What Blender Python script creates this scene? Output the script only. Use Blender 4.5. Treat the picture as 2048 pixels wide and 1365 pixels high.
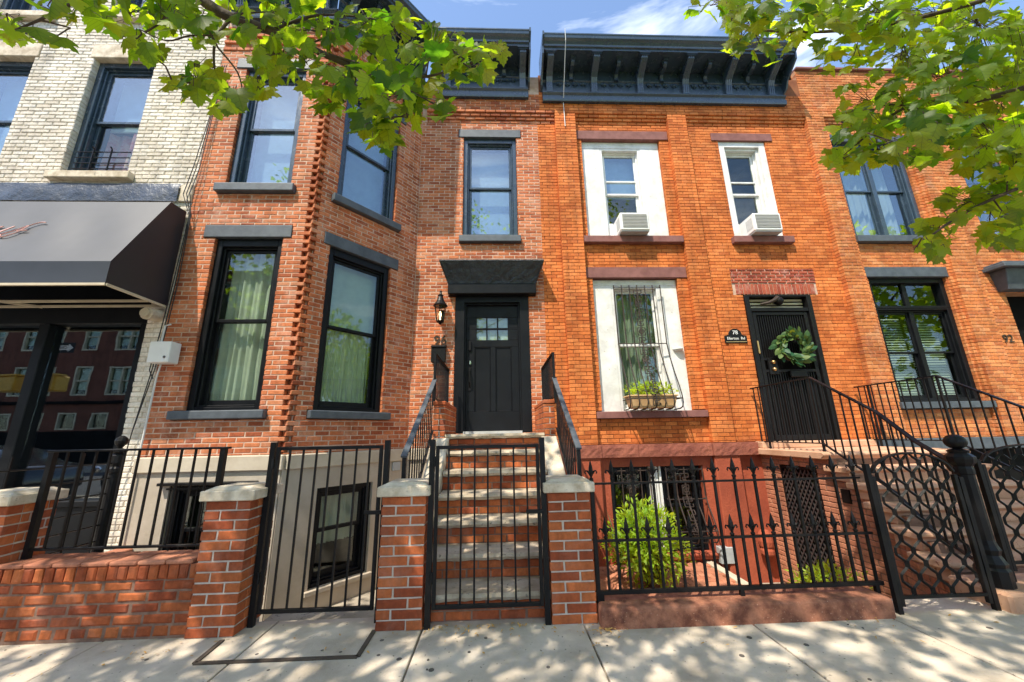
import bpy, math, random
from mathutils import Matrix, Vector
for o in list(bpy.data.objects): bpy.data.objects.remove(o)
rng = random.Random(7)
SC = bpy.context.scene
COL = SC.collection
R = math.radians

# ---------------------------------------------------------------- camera
CAM = Vector((0, -6.6, 1.4))
FPX, PITCH, ROLL, YAW = 750.43, .2418986, -.0186725, .0395819
def cam_axes():
    fwd = Vector((math.sin(YAW)*math.cos(PITCH), math.cos(YAW)*math.cos(PITCH), math.sin(PITCH)))
    right = Vector((math.cos(YAW), -math.sin(YAW), 0)); up = right.cross(fwd)
    r2 = right*math.cos(ROLL) + up*math.sin(ROLL); u2 = up*math.cos(ROLL) - right*math.sin(ROLL)
    return r2, u2, fwd
CR, CU, CF = cam_axes()
cd = bpy.data.cameras.new('camera'); cd.sensor_width = 36; cd.lens = 36*FPX/2048
cd.clip_start = .05; cd.clip_end = 3000
cam = bpy.data.objects.new('camera', cd); COL.objects.link(cam)
cam.matrix_world = Matrix(((CR.x, CU.x, -CF.x, CAM.x), (CR.y, CU.y, -CF.y, CAM.y), (CR.z, CU.z, -CF.z, CAM.z), (0, 0, 0, 1)))
SC.camera = cam
SC.render.resolution_x, SC.render.resolution_y = 1024, 682

# ---------------------------------------------------------------- sky, sun, exposure
SUN_EL, SUN_AZ = R(58), R(38)               # azimuth: to the left of straight-on to the facades
S = Vector((-math.sin(SUN_AZ)*math.cos(SUN_EL), -math.cos(SUN_AZ)*math.cos(SUN_EL), math.sin(SUN_EL)))
w = bpy.data.worlds.new('World'); SC.world = w; w.use_nodes = True
nt = w.node_tree; nt.nodes.clear()
out = nt.nodes.new('ShaderNodeOutputWorld'); bg = nt.nodes.new('ShaderNodeBackground')
sky = nt.nodes.new('ShaderNodeTexSky'); sky.sky_type = 'NISHITA'; sky.sun_disc = False
sky.sun_elevation = SUN_EL; sky.sun_rotation = math.atan2(S.x, S.y)
sky.air_density = 1.0; sky.dust_density = .6; sky.ozone_density = 1.6; sky.altitude = 20
# thin high cloud spread over the whole sky
tc = nt.nodes.new('ShaderNodeTexCoord'); mp = nt.nodes.new('ShaderNodeMapping')
mp.inputs['Scale'].default_value = (1.1, 2.2, 7.0); mp.inputs['Rotation'].default_value = (.1, .12, .3)
nz = nt.nodes.new('ShaderNodeTexNoise'); nz.inputs['Scale'].default_value = 1.5; nz.inputs['Detail'].default_value = 7
nz.inputs['Roughness'].default_value = .55; nz.inputs['Distortion'].default_value = .4
cr = nt.nodes.new('ShaderNodeValToRGB'); cr.color_ramp.elements[0].position = .56; cr.color_ramp.elements[1].position = .85
cr.color_ramp.elements[0].color = (0, 0, 0, 1); cr.color_ramp.elements[1].color = (.75, .75, .75, 1)
mx = nt.nodes.new('ShaderNodeMixRGB'); mx.inputs['Color2'].default_value = (9.5, 9.7, 10, 1)
nt.links.new(tc.outputs['Generated'], mp.inputs['Vector']); nt.links.new(mp.outputs['Vector'], nz.inputs['Vector'])
nt.links.new(nz.outputs['Fac'], cr.inputs['Fac']); nt.links.new(cr.outputs['Color'], mx.inputs['Fac'])
nt.links.new(sky.outputs['Color'], mx.inputs['Color1']); nt.links.new(mx.outputs['Color'], bg.inputs['Color'])
bg.inputs['Strength'].default_value = .14
nt.links.new(bg.outputs['Background'], out.inputs['Surface'])
sl = bpy.data.lights.new('sun', 'SUN'); sl.energy = 3.0; sl.angle = R(.55); sl.color = (1, .915, .77)
so = bpy.data.objects.new('sun', sl); COL.objects.link(so); so.location = (-12, -14, 30)
so.rotation_euler = (-S).to_track_quat('-Z', 'Y').to_euler()
SC.view_settings.view_transform = 'Standard'; SC.view_settings.look = 'None'
SC.view_settings.gamma = 1; SC.view_settings.use_curve_mapping = False
SC.view_settings.exposure = 1.3
SC.render.engine = 'CYCLES'
try:
    SC.cycles.max_bounces = 7; SC.cycles.transparent_max_bounces = 12
except Exception: pass

# ---------------------------------------------------------------- picture -> place
def ray(px, py):
    v = CR*((px-1024)/FPX) - CU*((py-682.5)/FPX) + CF
    return v
def at_depth(px, py, d):                     # d metres in front of the camera (measured towards the houses)
    v = ray(px, py); return CAM + v*(d/v.y)
def to_px(p):
    q = p - CAM; z = q.dot(CF)
    if z < .05: return None
    return 1024 + FPX*q.dot(CR)/z, 682.5 - FPX*q.dot(CU)/z, z

# ---------------------------------------------------------------- frames and mesh builder
class Fr:                                     # a vertical wall plane: u along it, n out of it towards the street, z up
    def __init__(s, ox, oy, ux=1., uy=0.):
        l = math.hypot(ux, uy); s.o = (ox, oy); s.u = (ux/l, uy/l); s.n = (uy/l, -ux/l)
    def p(s, u, n, z): return (s.o[0]+s.u[0]*u+s.n[0]*n, s.o[1]+s.u[1]*u+s.n[1]*n, z)
F0 = Fr(0, 0)
BF = -1.46; BCX = -2.77; BRX = -1.53
FB = Fr(0, BF)
FA = Fr(BCX, BF, BRX-BCX, -BF); LA = math.hypot(BRX-BCX, BF)
WL = {}
def wloc(o): return WL.get(o.name, Vector((0, 0, 0)))
class MB:
    def __init__(s): s.v = []; s.f = []; s.t = []
    def add(s, vs, fs, t=0.):
        b = len(s.v); s.v += [tuple(q) for q in vs]
        for f in fs: s.f.append(tuple(b+i for i in f)); s.t.append(t)
        return s
    def hexa(s, P, t=0.):                     # 8 points: bottom ring 0-3, top ring 4-7
        return s.add(P, [(3, 2, 1, 0), (4, 5, 6, 7), (0, 1, 5, 4), (1, 2, 6, 5), (2, 3, 7, 6), (3, 0, 4, 7)], t)
    def box(s, F, u0, u1, n0, n1, z0, z1, t=0.):
        return s.hexa([F.p(u0, n1, z0), F.p(u1, n1, z0), F.p(u1, n0, z0), F.p(u0, n0, z0), F.p(u0, n1, z1), F.p(u1, n1, z1), F.p(u1, n0, z1), F.p(u0, n0, z1)], t)
    def wb(s, x0, x1, y0, y1, z0, z1, t=0.): return s.box(F0, x0, x1, -y1, -y0, z0, z1, t)
    def prism(s, F, poly, n0, n1, t=0.):      # polygon in (u,z), counter-clockwise seen from the street
        k = len(poly); vs = [F.p(a, n1, b) for a, b in poly]+[F.p(a, n0, b) for a, b in poly]
        return s.add(vs, [tuple(range(k)), tuple(range(2*k-1, k-1, -1))]+[(i, i+k, (i+1) % k+k, (i+1) % k) for i in range(k)], t)
    def prof(s, F, poly, u0, u1, t=0.):       # polygon in (n,z) swept along u
        k = len(poly); vs = [F.p(u0, a, b) for a, b in poly]+[F.p(u1, a, b) for a, b in poly]
        return s.add(vs, [tuple(range(k)), tuple(range(2*k-1, k-1, -1))]+[(i, i+k, (i+1) % k+k, (i+1) % k) for i in range(k)], t)
    def tube(s, pts, r, sides=6, r1=None, cap=True, rot=0.):
        pts = [Vector(p) for p in pts]; k = len(pts); vs = []
        up = Vector((0, 0, 1)); prev = None
        for i, p in enumerate(pts):
            d = (pts[min(i+1, k-1)]-pts[max(i-1, 0)]).normalized()
            a = prev if prev is not None else (up if abs(d.z) < .9 else Vector((1, 0, 0)))
            x = (a-d*a.dot(d)).normalized(); prev = x; y = d.cross(x)
            rr = r if r1 is None else r+(r1-r)*i/(k-1)
            for j in range(sides):
                an = 2*math.pi*j/sides+rot; vs.append(p+(x*math.cos(an)+y*math.sin(an))*rr)
        fs = [(i*sides+j, i*sides+(j+1) % sides, (i+1)*sides+(j+1) % sides, (i+1)*sides+j) for i in range(k-1) for j in range(sides)]
        if cap: fs += [tuple(range(sides-1, -1, -1)), tuple(range((k-1)*sides, k*sides))]
        return s.add(vs, fs)
    def bar(s, p, q, wd, ht):                 # rectangular bar from p to q
        p, q = Vector(p), Vector(q); d = (q-p).normalized()
        a = Vector((0, 0, 1)) if abs(d.z) < .95 else Vector((0, 1, 0))
        x = d.cross(a).normalized(); y = x.cross(d)
        c = [x*-wd/2-y*ht/2, x*wd/2-y*ht/2, x*wd/2+y*ht/2, x*-wd/2+y*ht/2]
        return s.hexa([p+c[0], p+c[1], q+c[1], q+c[0], p+c[3], p+c[2], q+c[2], q+c[3]])
    def path(s, pts, wd, ht):
        for a, b in zip(pts, pts[1:]): s.bar(a, b, wd, ht)
        return s
    def lathe(s, c, prof, seg=14):            # prof: (r, z) from bottom to top
        k = len(prof); vs = []
        for r, z in prof:
            for j in range(seg):
                a = 2*math.pi*(j+.5)/seg; vs.append((c[0]+r*math.cos(a), c[1]+r*math.sin(a), c[2]+z))
        fs = [(i*seg+j, i*seg+(j+1) % seg, (i+1)*seg+(j+1) % seg, (i+1)*seg+j) for i in range(k-1) for j in range(seg)]
        fs += [tuple(range(seg-1, -1, -1)), tuple(range((k-1)*seg, k*seg))]
        return s.add(vs, fs)
    def ball(s, c, r, seg=12, ring=8, sz=1.):
        return s.lathe(c, [(max(r*math.sin(math.pi*i/ring), .0005), -r*sz*math.cos(math.pi*i/ring)) for i in range(ring+1)], seg)
    def build(s, name, mat, parent=None, label=None, kind=None, bevel=0., smooth=False, seg=1, recalc=False):
        n = len(s.v)
        lo = [min(q[i] for q in s.v) for i in range(3)]; hi = [max(q[i] for q in s.v) for i in range(3)]
        c = Vector(((lo[0]+hi[0])/2, (lo[1]+hi[1])/2, lo[2]))
        me = bpy.data.meshes.new(name); me.from_pydata([(q[0]-c.x, q[1]-c.y, q[2]-c.z) for q in s.v], [], s.f)
        if any(s.t):
            a = me.attributes.new('tint', 'FLOAT', 'FACE'); a.data.foreach_set('value', s.t)
        me.materials.append(mat); me.update()
        if smooth: me.polygons.foreach_set('use_smooth', [True]*len(me.polygons))
        return link(name, me, c, parent, label, kind, bevel, seg)
def link(name, me, c, parent=None, label=None, kind=None, bevel=0., seg=1, rot=None):
    o = bpy.data.objects.new(name, me); COL.objects.link(o); o.location = c; WL[o.name] = Vector(c)
    if rot is not None: o.rotation_euler = rot
    if parent is not None:
        o.parent = parent; o.matrix_parent_inverse = Matrix.Translation(-wloc(parent))
    if label: o['label'] = label
    if kind: o['kind'] = kind
    if bevel:
        m = o.modifiers.new('edge', 'BEVEL'); m.width = bevel; m.segments = seg; m.limit_method = 'ANGLE'
    return o
def thing(name, label, cat, loc, group=None):
    o = bpy.data.objects.new(name, None); COL.objects.link(o); o.location = loc; o.empty_display_size = .2
    WL[o.name] = Vector(loc); o['label'] = label; o['category'] = cat
    if group: o['group'] = group
    return o
def tag(o, label, cat, group=None):
    o['label'] = label; o['category'] = cat
    if group: o['group'] = group
    return o
# ---------------------------------------------------------------- materials
def newmat(name):
    m = bpy.data.materials.new(name); m.use_nodes = True; t = m.node_tree; t.nodes.clear()
    o = t.nodes.new('ShaderNodeOutputMaterial'); b = t.nodes.new('ShaderNodeBsdfPrincipled')
    t.links.new(b.outputs[0], o.inputs[0]); return m, t, b, o
def N(t, kind, **kw):
    n = t.nodes.new('ShaderNode'+kind)
    for k, v in kw.items():
        if k in n.inputs: n.inputs[k].default_value = v
        else: setattr(n, k, v)
    return n
def noise(t, scale, detail=4, rough=.6, sc=None, dist=0.):
    g = N(t, 'NewGeometry'); n = N(t, 'TexNoise', Scale=scale, Detail=detail, Roughness=rough, Distortion=dist)
    if sc:
        m = N(t, 'Mapping'); m.inputs['Scale'].default_value = sc
        t.links.new(g.outputs['Position'], m.inputs['Vector']); t.links.new(m.outputs[0], n.inputs['Vector'])
    else: t.links.new(g.outputs['Position'], n.inputs['Vector'])
    return n
def ramp(t, src, stops):
    r = N(t, 'ValToRGB'); e = r.color_ramp.elements
    while len(e) < len(stops): e.new(.5)
    for i, (p, c) in enumerate(stops): e[i].position = p; e[i].color = (*c, 1) if len(c) == 3 else c
    t.links.new(src, r.inputs[0]); return r
def g3(v): return (v, v, v)
def bump(t, b, src, strength, dist=.01):
    n = N(t, 'Bump', Strength=strength, Distance=dist); t.links.new(src, n.inputs['Height']); t.links.new(n.outputs[0], b.inputs['Normal'])
def pm(name, c1, c2, scale=3., rough=.7, bmp=0., bscale=60., metal=0., spec=.5, lo=.35, hi=.65, rv=.0, bd=.004, sc=None, speck=None):
    m, t, b, o = newmat(name)
    n = noise(t, scale, 5, .62, sc); r = ramp(t, n.outputs['Fac'], [(lo, c1), (hi, c2)])
    src = r.outputs[0]
    if speck:                                 # small dark or pale flecks: (colour, scale, threshold)
        n3 = noise(t, speck[1], 2, .5); r3 = ramp(t, n3.outputs['Fac'], [(speck[2], (0, 0, 0)), (speck[2]+.06, (1, 1, 1))])
        mx = N(t, 'MixRGB'); mx.inputs['Color2'].default_value = (*speck[0], 1)
        t.links.new(r3.outputs[0], mx.inputs['Fac']); t.links.new(src, mx.inputs['Color1']); src = mx.outputs[0]
    t.links.new(src, b.inputs['Base Color'])
    b.inputs['Roughness'].default_value = rough; b.inputs['Metallic'].default_value = metal
    b.inputs['Specular IOR Level'].default_value = spec
    if rv:
        r2 = ramp(t, noise(t, scale*2.3, 4).outputs['Fac'], [(.3, g3(max(rough-rv, .03))), (.7, g3(min(rough+rv, 1)))])
        t.links.new(r2.outputs[0], b.inputs['Roughness'])
    if bmp:
        n2 = noise(t, bscale, 5, .65); bump(t, b, n2.outputs['Fac'], bmp, bd)
    return m
def brick_mat(name, cols, stain, stain_amt, single, rough=.85, bmp=.5, low=None):
    m, t, b, o = newmat(name)
    if single: a = N(t, 'ObjectInfo').outputs['Random']
    else: a = N(t, 'Attribute', attribute_name='tint').outputs['Fac']
    k = len(cols); r = ramp(t, a, [(i/(k-1), c) for i, c in enumerate(cols)]); src = r.outputs[0]
    n = noise(t, 1.3, 6, .65); r2 = ramp(t, n.outputs['Fac'], [(.32, g3(.72)), (.62, g3(1.12))])
    mu = N(t, 'MixRGB', blend_type='MULTIPLY', Fac=1.); t.links.new(src, mu.inputs[1]); t.links.new(r2.outputs[0], mu.inputs[2]); src = mu.outputs[0]
    n = noise(t, 34., 3, .6); r2 = ramp(t, n.outputs['Fac'], [(.3, g3(.8)), (.7, g3(1.15))])
    mu = N(t, 'MixRGB', blend_type='MULTIPLY', Fac=1.); t.links.new(src, mu.inputs[1]); t.links.new(r2.outputs[0], mu.inputs[2]); src = mu.outputs[0]
    n = noise(t, 1., 5, .6, sc=(5., 5., .45)); r2 = ramp(t, n.outputs['Fac'], [(.34, g3(.74)), (.5, g3(1.)), (.72, g3(1.08))])   # rain streaks and soot
    mu = N(t, 'MixRGB', blend_type='MULTIPLY', Fac=1.); t.links.new(src, mu.inputs[1]); t.links.new(r2.outputs[0], mu.inputs[2]); src = mu.outputs[0]
    if stain_amt:
        n3 = noise(t, 3.1, 7, .72, dist=.5); r3 = ramp(t, n3.outputs['Fac'], [(.52, (0, 0, 0)), (.74, g3(stain_amt))])
        mx = N(t, 'MixRGB'); mx.inputs['Color2'].default_value = (*stain, 1)
        t.links.new(r3.outputs[0], mx.inputs['Fac']); t.links.new(src, mx.inputs['Color1']); src = mx.outputs[0]
        n4 = noise(t, 26., 5, .75); r4 = ramp(t, n4.outputs['Fac'], [(.62, (0, 0, 0)), (.8, g3(stain_amt*.8))])
        mx = N(t, 'MixRGB'); mx.inputs['Color2'].default_value = (*stain, 1)
        t.links.new(r4.outputs[0], mx.inputs['Fac']); t.links.new(src, mx.inputs['Color1']); src = mx.outputs[0]
    t.links.new(src, b.inputs['Base Color']); b.inputs['Roughness'].default_value = rough; b.inputs['Specular IOR Level'].default_value = .3
    n2 = noise(t, 95., 5, .7); bump(t, b, n2.outputs['Fac'], bmp, .004)
    return m
BR = {}
def bricks_of(key, cols, stain, amt, **kw):
    BR[key] = (brick_mat('brick_'+key, cols, stain, amt, True, **kw), brick_mat('brickwork_'+key, cols, stain, amt, False, **kw))
bricks_of('red', [(.32, .078, .032), (.43, .12, .046), (.51, .155, .06), (.57, .18, .07), (.55, .23, .12)], (.62, .40, .31), .55)
bricks_of('orange', [(.46, .112, .026), (.56, .15, .034), (.62, .178, .043), (.67, .215, .06)], (.70, .33, .16), .22, bmp=.35)
bricks_of('tan', [(.46, .13, .042), (.55, .172, .05), (.61, .21, .064), (.65, .26, .095)], (.70, .46, .3), .32)
bricks_of('cream', [(.62, .55, .45), (.70, .63, .53), (.75, .69, .60), (.77, .72, .64)], (.45, .38, .28), .3, bmp=.7)
bricks_of('pier', [(.27, .056, .02), (.36, .085, .028), (.43, .11, .034), (.48, .135, .042)], (.5, .34, .27), .2)
bricks_of('salmon', [(.40, .15, .085), (.47, .19, .11), (.52, .22, .13)], (.3, .12, .07), .3)
bricks_of('patch', [(.30, .06, .035), (.38, .085, .045), (.43, .11, .06)], (.7, .5, .42), .5)
bricks_of('brown', [(.17, .06, .036), (.22, .078, .046), (.27, .10, .06)], (.2, .1, .07), .2)
M = {}
M['mort_red'] = pm('mortar_pale', (.46, .30, .215), (.62, .45, .35), 9, .95, .5, 120)
M['mort_orange'] = pm('mortar_dark', (.17, .05, .018), (.25, .085, .03), 6, .95, .4, 120)
M['mort_tan'] = pm('mortar_tan', (.34, .15, .07), (.5, .27, .15), 4, .95, .4, 120)
M['mort_cream'] = pm('mortar_cream', (.42, .35, .26), (.58, .50, .39), 5, .95, .4, 120)
M['mort_pier'] = pm('mortar_light', (.46, .38, .31), (.60, .52, .44), 12, .95, .5, 120)
M['mort_dk'] = pm('mortar_brown', (.16, .085, .055), (.28, .17, .12), 12, .95, .5, 120)
M['iron'] = pm('black_iron', (.006, .006, .007), (.010, .009, .009), 12, .42, .3, 90, spec=.2, rv=.1)
M['ironrust'] = pm('worn_iron', (.018, .013, .011), (.05, .03, .022), 9, .6, .3, 90)
M['blackpaint'] = pm('black_paint', (.005, .0055, .007), (.008, .009, .011), 3, .42, .2, 40, rv=.1, spec=.18)
M['bluepaint'] = pm('blue_black_paint', (.026, .044, .066), (.038, .062, .09), 3, .24, .2, 40, rv=.08, spec=.7)
M['slate'] = pm('slate_paint', (.055, .066, .08), (.085, .1, .118), 7, .55, .4, 45)
M['hood'] = pm('black_stone_paint', (.022, .027, .033), (.04, .047, .056), 5, .5, 1., 16, bd=.04)
M['brownstone'] = pm('brownstone', (.20, .055, .035), (.32, .10, .06), 4, .85, .8, 30, bd=.012)
M['bandstone'] = pm('purple_brownstone', (.17, .065, .055), (.25, .105, .09), 5, .8, .4, 50)
M['redstucco'] = pm('red_stucco', (.26, .052, .024), (.38, .082, .036), 2.4, .9, .7, 32, bd=.012)
M['stoopstone'] = pm('stoop_stone', (.46, .25, .15), (.62, .37, .24), 3, .85, .5, 60, speck=((.25, .1, .06), 40, .66))
M['kerbstone'] = pm('kerb_stone', (.14, .045, .025), (.42, .17, .095), 9, .9, .9, 70, speck=((.5, .3, .2), 90, .68))
M['capstone'] = pm('cap_stone', (.40, .32, .22), (.70, .61, .48), 7, .85, .4, 50, speck=((.3, .26, .2), 30, .68))
M['bluestone'] = pm('tread_stone', (.36, .28, .19), (.56, .46, .34), 5, .85, .7, 40, bd=.012, speck=((.2, .17, .13), 26, .64))
M['stucco'] = pm('grey_stucco', (.38, .32, .25), (.50, .43, .35), 1.6, .92, .4, 26, bd=.012)
M['wtable'] = pm('grey_stone', (.44, .37, .28), (.54, .47, .37), 3, .9, .4, 50)
M['concrete'] = pm('concrete', (.36, .295, .22), (.64, .55, .44), 2.2, .92, .8, 90, speck=((.22, .18, .14), 31, .68), lo=.28, hi=.66)
M['concrete2'] = pm('old_concrete', (.28, .24, .19), (.40, .35, .28), 2.2, .92, .6, 90, speck=((.12, .11, .1), 38, .64))
M['asphalt'] = pm('asphalt', (.045, .045, .047), (.065, .065, .066), 6, .9, .6, 120)
M['soil'] = pm('soil', (.05, .035, .025), (.09, .065, .045), 6, .95, .8, 40)
M['white'] = pm('white_paint', (.60, .59, .56), (.80, .80, .78), 4, .5, .12, 30, speck=((.5, .46, .4), 18, .70))
M['vinyl'] = pm('white_vinyl', (.74, .74, .73), (.80, .80, .79), 5, .35)
M['creamwood'] = pm('cream_wood', (.50, .43, .28), (.62, .55, .38), 5, .6)
M['flash'] = pm('dark_flashing', (.05, .055, .062), (.12, .125, .135), 2.2, .38, .5, 6, metal=.6, bd=.05, rv=.1)
M['awning'] = pm('awning_cloth', (.011, .014, .019), (.015, .018, .025), 4, .52, .25, 240, spec=.7, bd=.001)
M['awnframe'] = pm('cream_frame', (.50, .42, .30), (.6, .52, .38), 6, .5)
M['inner'] = pm('room_wall', (.10, .10, .085), (.15, .145, .125), 1, .95)
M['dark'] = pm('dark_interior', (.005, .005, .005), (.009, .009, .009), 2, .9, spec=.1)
M['greybox'] = pm('grey_enamel', (.34, .36, .37), (.42, .44, .45), 6, .5)
M['cable'] = pm('cable_rubber', (.012, .012, .012), (.02, .02, .02), 4, .6)
M['whitecable'] = pm('white_cable', (.6, .6, .58), (.7, .7, .68), 4, .5)
M['terracotta'] = pm('planter_clay', (.50, .30, .14), (.62, .40, .2), 5, .7, .2, 40)
M['brass'] = pm('brass', (.55, .33, .12), (.7, .45, .2), 6, .3, metal=.9)
M['chrome'] = pm('chrome', (.55, .55, .55), (.65, .65, .65), 6, .2, metal=1.)
M['bronze'] = pm('bronze_numerals', (.05, .035, .025), (.08, .055, .04), 6, .45, metal=.5)
M['pinkpaint'] = pm('pink_lettering', (.78, .42, .38), (.82, .48, .44), 6, .6)
M['whiteink'] = pm('white_lettering', (.78, .78, .76), (.8, .8, .78), 6, .6)
M['acgrille'] = pm('metal_fins', (.32, .31, .29), (.45, .43, .40), 8, .5, sc=(1, 1, 30))
M['screen'] = pm('insect_screen', (.10, .105, .115), (.14, .145, .155), 30, .8)
M['bulb'] = pm('warm_bulb', (.9, .78, .5), (.92, .8, .55), 3, .4)
q_ = M['bulb'].node_tree.nodes['Principled BSDF']; q_.inputs['Emission Color'].default_value = (1, .72, .35, 1); q_.inputs['Emission Strength'].default_value = 2.5
M['gum'] = pm('trodden_gum', (.07, .06, .05), (.13, .11, .09), 8, .8)
M['lattice'] = pm('highlit_iron', (.03, .03, .032), (.05, .05, .05), 9, .35, spec=.8)  # black iron with its glints put into a lighter base colour
M['bark'] = pm('bark', (.055, .036, .026), (.12, .08, .055), 9, .9, .8, 40, bd=.01)
M['yellow'] = pm('signal_yellow', (.55, .33, .03), (.65, .4, .05), 5, .5)
M['signred'] = pm('signal_red', (.30, .03, .03), (.4, .05, .04), 5, .5)
M['carpaint'] = pm('car_paint', (.01, .01, .012), (.014, .014, .017), 2, .12, spec=.9)
M['petal'] = pm('dry_leaf', (.45, .22, .06), (.6, .36, .1), 12, .8)
M['pink'] = pm('pink_cloth', (.6, .16, .2), (.7, .45, .45), 9, .8)

def glass_mat(name, refl, tint=(1, 1, 1), wob=0.):
    m, t, b, o = newmat(name); t.nodes.remove(b)
    g = N(t, 'BsdfGlossy', Roughness=0.0); g.inputs['Color'].default_value = (.93, .97, 1, 1)
    tr = N(t, 'BsdfTransparent'); tr.inputs['Color'].default_value = (*tint, 1)
    ms = N(t, 'MixShader'); ge = N(t, 'NewGeometry'); dt = N(t, 'VectorMath', operation='DOT_PRODUCT')
    t.links.new(ge.outputs['Incoming'], dt.inputs[0]); t.links.new(ge.outputs['Normal'], dt.inputs[1])
    src = dt.outputs['Value']
    for op, v in (('ABSOLUTE', None), ('SUBTRACT', 1.), ('POWER', 5.), ('MULTIPLY', 1-refl), ('ADD', refl)):
        q = N(t, 'Math', operation=op)
        if op == 'SUBTRACT': q.inputs[0].default_value = 1.; t.links.new(src, q.inputs[1])
        else:
            t.links.new(src, q.inputs[0])
            if v is not None: q.inputs[1].default_value = v
        src = q.outputs[0]
    t.links.new(src, ms.inputs[0]); t.links.new(tr.outputs[0], ms.inputs[1]); t.links.new(g.outputs[0], ms.inputs[2])
    if wob:
        n = noise(t, 2.2, 2, .5); bp = N(t, 'Bump', Strength=wob, Distance=.02)
        t.links.new(n.outputs['Fac'], bp.inputs['Height']); t.links.new(bp.outputs[0], g.inputs['Normal'])
    t.links.new(ms.outputs[0], o.inputs[0]); return m
M['glass'] = glass_mat('window_glass', .055, (.86, .92, .88), .015)
M['glasshi'] = glass_mat('coated_glass', .16, (.80, .88, .92), .02)
M['glassclear'] = glass_mat('lantern_glass', .04, (.95, .95, .92))
def cloth_mat(name, c, tr=.35):
    m, t, b, o = newmat(name); t.nodes.remove(b)
    d = N(t, 'BsdfDiffuse'); l = N(t, 'BsdfTranslucent'); ms = N(t, 'MixShader', Fac=tr)
    n = noise(t, 7, 3); r = ramp(t, n.outputs['Fac'], [(.3, tuple(x*.85 for x in c)), (.7, c)])
    t.links.new(r.outputs[0], d.inputs[0]); t.links.new(r.outputs[0], l.inputs[0])
    t.links.new(d.outputs[0], ms.inputs[1]); t.links.new(l.outputs[0], ms.inputs[2]); t.links.new(ms.outputs[0], o.inputs[0]); return m
M['curtain'] = cloth_mat('curtain_cloth', (.80, .80, .70)); M['blind'] = cloth_mat('roller_blind', (.66, .72, .60))
M['shade'] = cloth_mat('pale_shade', (.62, .68, .70)); M['slatblind'] = cloth_mat('slat_blind', (.50, .52, .44))
def leaf_mat(name, a, b_, tr=.55, veins=False):
    m, t, b, o = newmat(name); t.nodes.remove(b)
    at = N(t, 'ObjectInfo').outputs['Random']; n = noise(t, 5., 3)
    ad = N(t, 'Math', operation='ADD'); t.links.new(at, ad.inputs[0]); t.links.new(n.outputs['Fac'], ad.inputs[1])
    at2 = N(t, 'Attribute', attribute_name='tint').outputs['Fac']; ad2 = N(t, 'Math', operation='ADD')
    t.links.new(ad.outputs[0], ad2.inputs[0]); t.links.new(at2, ad2.inputs[1])
    ml = N(t, 'Math', operation='MULTIPLY'); ml.inputs[1].default_value = .5; t.links.new(ad2.outputs[0], ml.inputs[0])
    r = ramp(t, ml.outputs[0], [(.24, a), (.70, b_)])
    r2 = ramp(t, ml.outputs[0], [(.22, (a[0]*5.5, a[1]*4.2, a[2]*1.2)), (.64, (min(b_[0]*5.8, .85), min(b_[1]*4., .9), b_[2]*1.2))])
    if veins:                                 # midrib and side veins drawn in the leaf's own coordinates
        tc = N(t, 'TexCoord'); sx = N(t, 'SeparateXYZ'); t.links.new(tc.outputs['Object'], sx.inputs[0])
        def mth(op, x, y=None):
            q = N(t, 'Math', operation=op)
            for i, s_ in enumerate((x, y)):
                if s_ is None: continue
                if isinstance(s_, (int, float)): q.inputs[i].default_value = s_
                else: t.links.new(s_, q.inputs[i])
            return q.outputs[0]
        ax = mth('ABSOLUTE', sx.outputs[0]); side = mth('LESS_THAN', mth('FRACT', mth('MULTIPLY', mth('SUBTRACT', sx.outputs[1], mth('MULTIPLY', ax, .75)), 5.5)), .13)
        vn = mth('MULTIPLY', mth('MAXIMUM', side, mth('LESS_THAN', ax, .017)), .32)
        outs = []
        for src_ in (r, r2):
            mx = N(t, 'MixRGB'); mx.inputs['Color2'].default_value = (a[0]*2.2, a[1]*1.5, a[2]*2, 1); t.links.new(vn, mx.inputs['Fac']); t.links.new(src_.outputs[0], mx.inputs['Color1']); outs.append(mx)
        r, r2 = outs
    d = N(t, 'BsdfDiffuse'); l = N(t, 'BsdfTranslucent'); g = N(t, 'BsdfGlossy', Roughness=.5); ms = N(t, 'MixShader', Fac=tr); m2 = N(t, 'MixShader', Fac=.025)
    t.links.new(r.outputs[0], d.inputs[0]); t.links.new(r2.outputs[0], l.inputs[0])
    t.links.new(d.outputs[0], ms.inputs[1]); t.links.new(l.outputs[0], ms.inputs[2])
    t.links.new(ms.outputs[0], m2.inputs[1]); t.links.new(g.outputs[0], m2.inputs[2]); t.links.new(m2.outputs[0], o.inputs[0]); return m
M['leaf'] = leaf_mat('maple_foliage', (.022, .075, .008), (.108, .20, .014), .70)
M['leaf1'] = leaf_mat('maple_leaf', (.022, .075, .008), (.108, .20, .014), .70, True)
M['shrub'] = leaf_mat('shrub_leaf', (.12, .26, .02), (.27, .42, .03), .5)
M['wreath'] = leaf_mat('wreath_leaf', (.010, .07, .028), (.10, .15, .035), .15)
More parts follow.
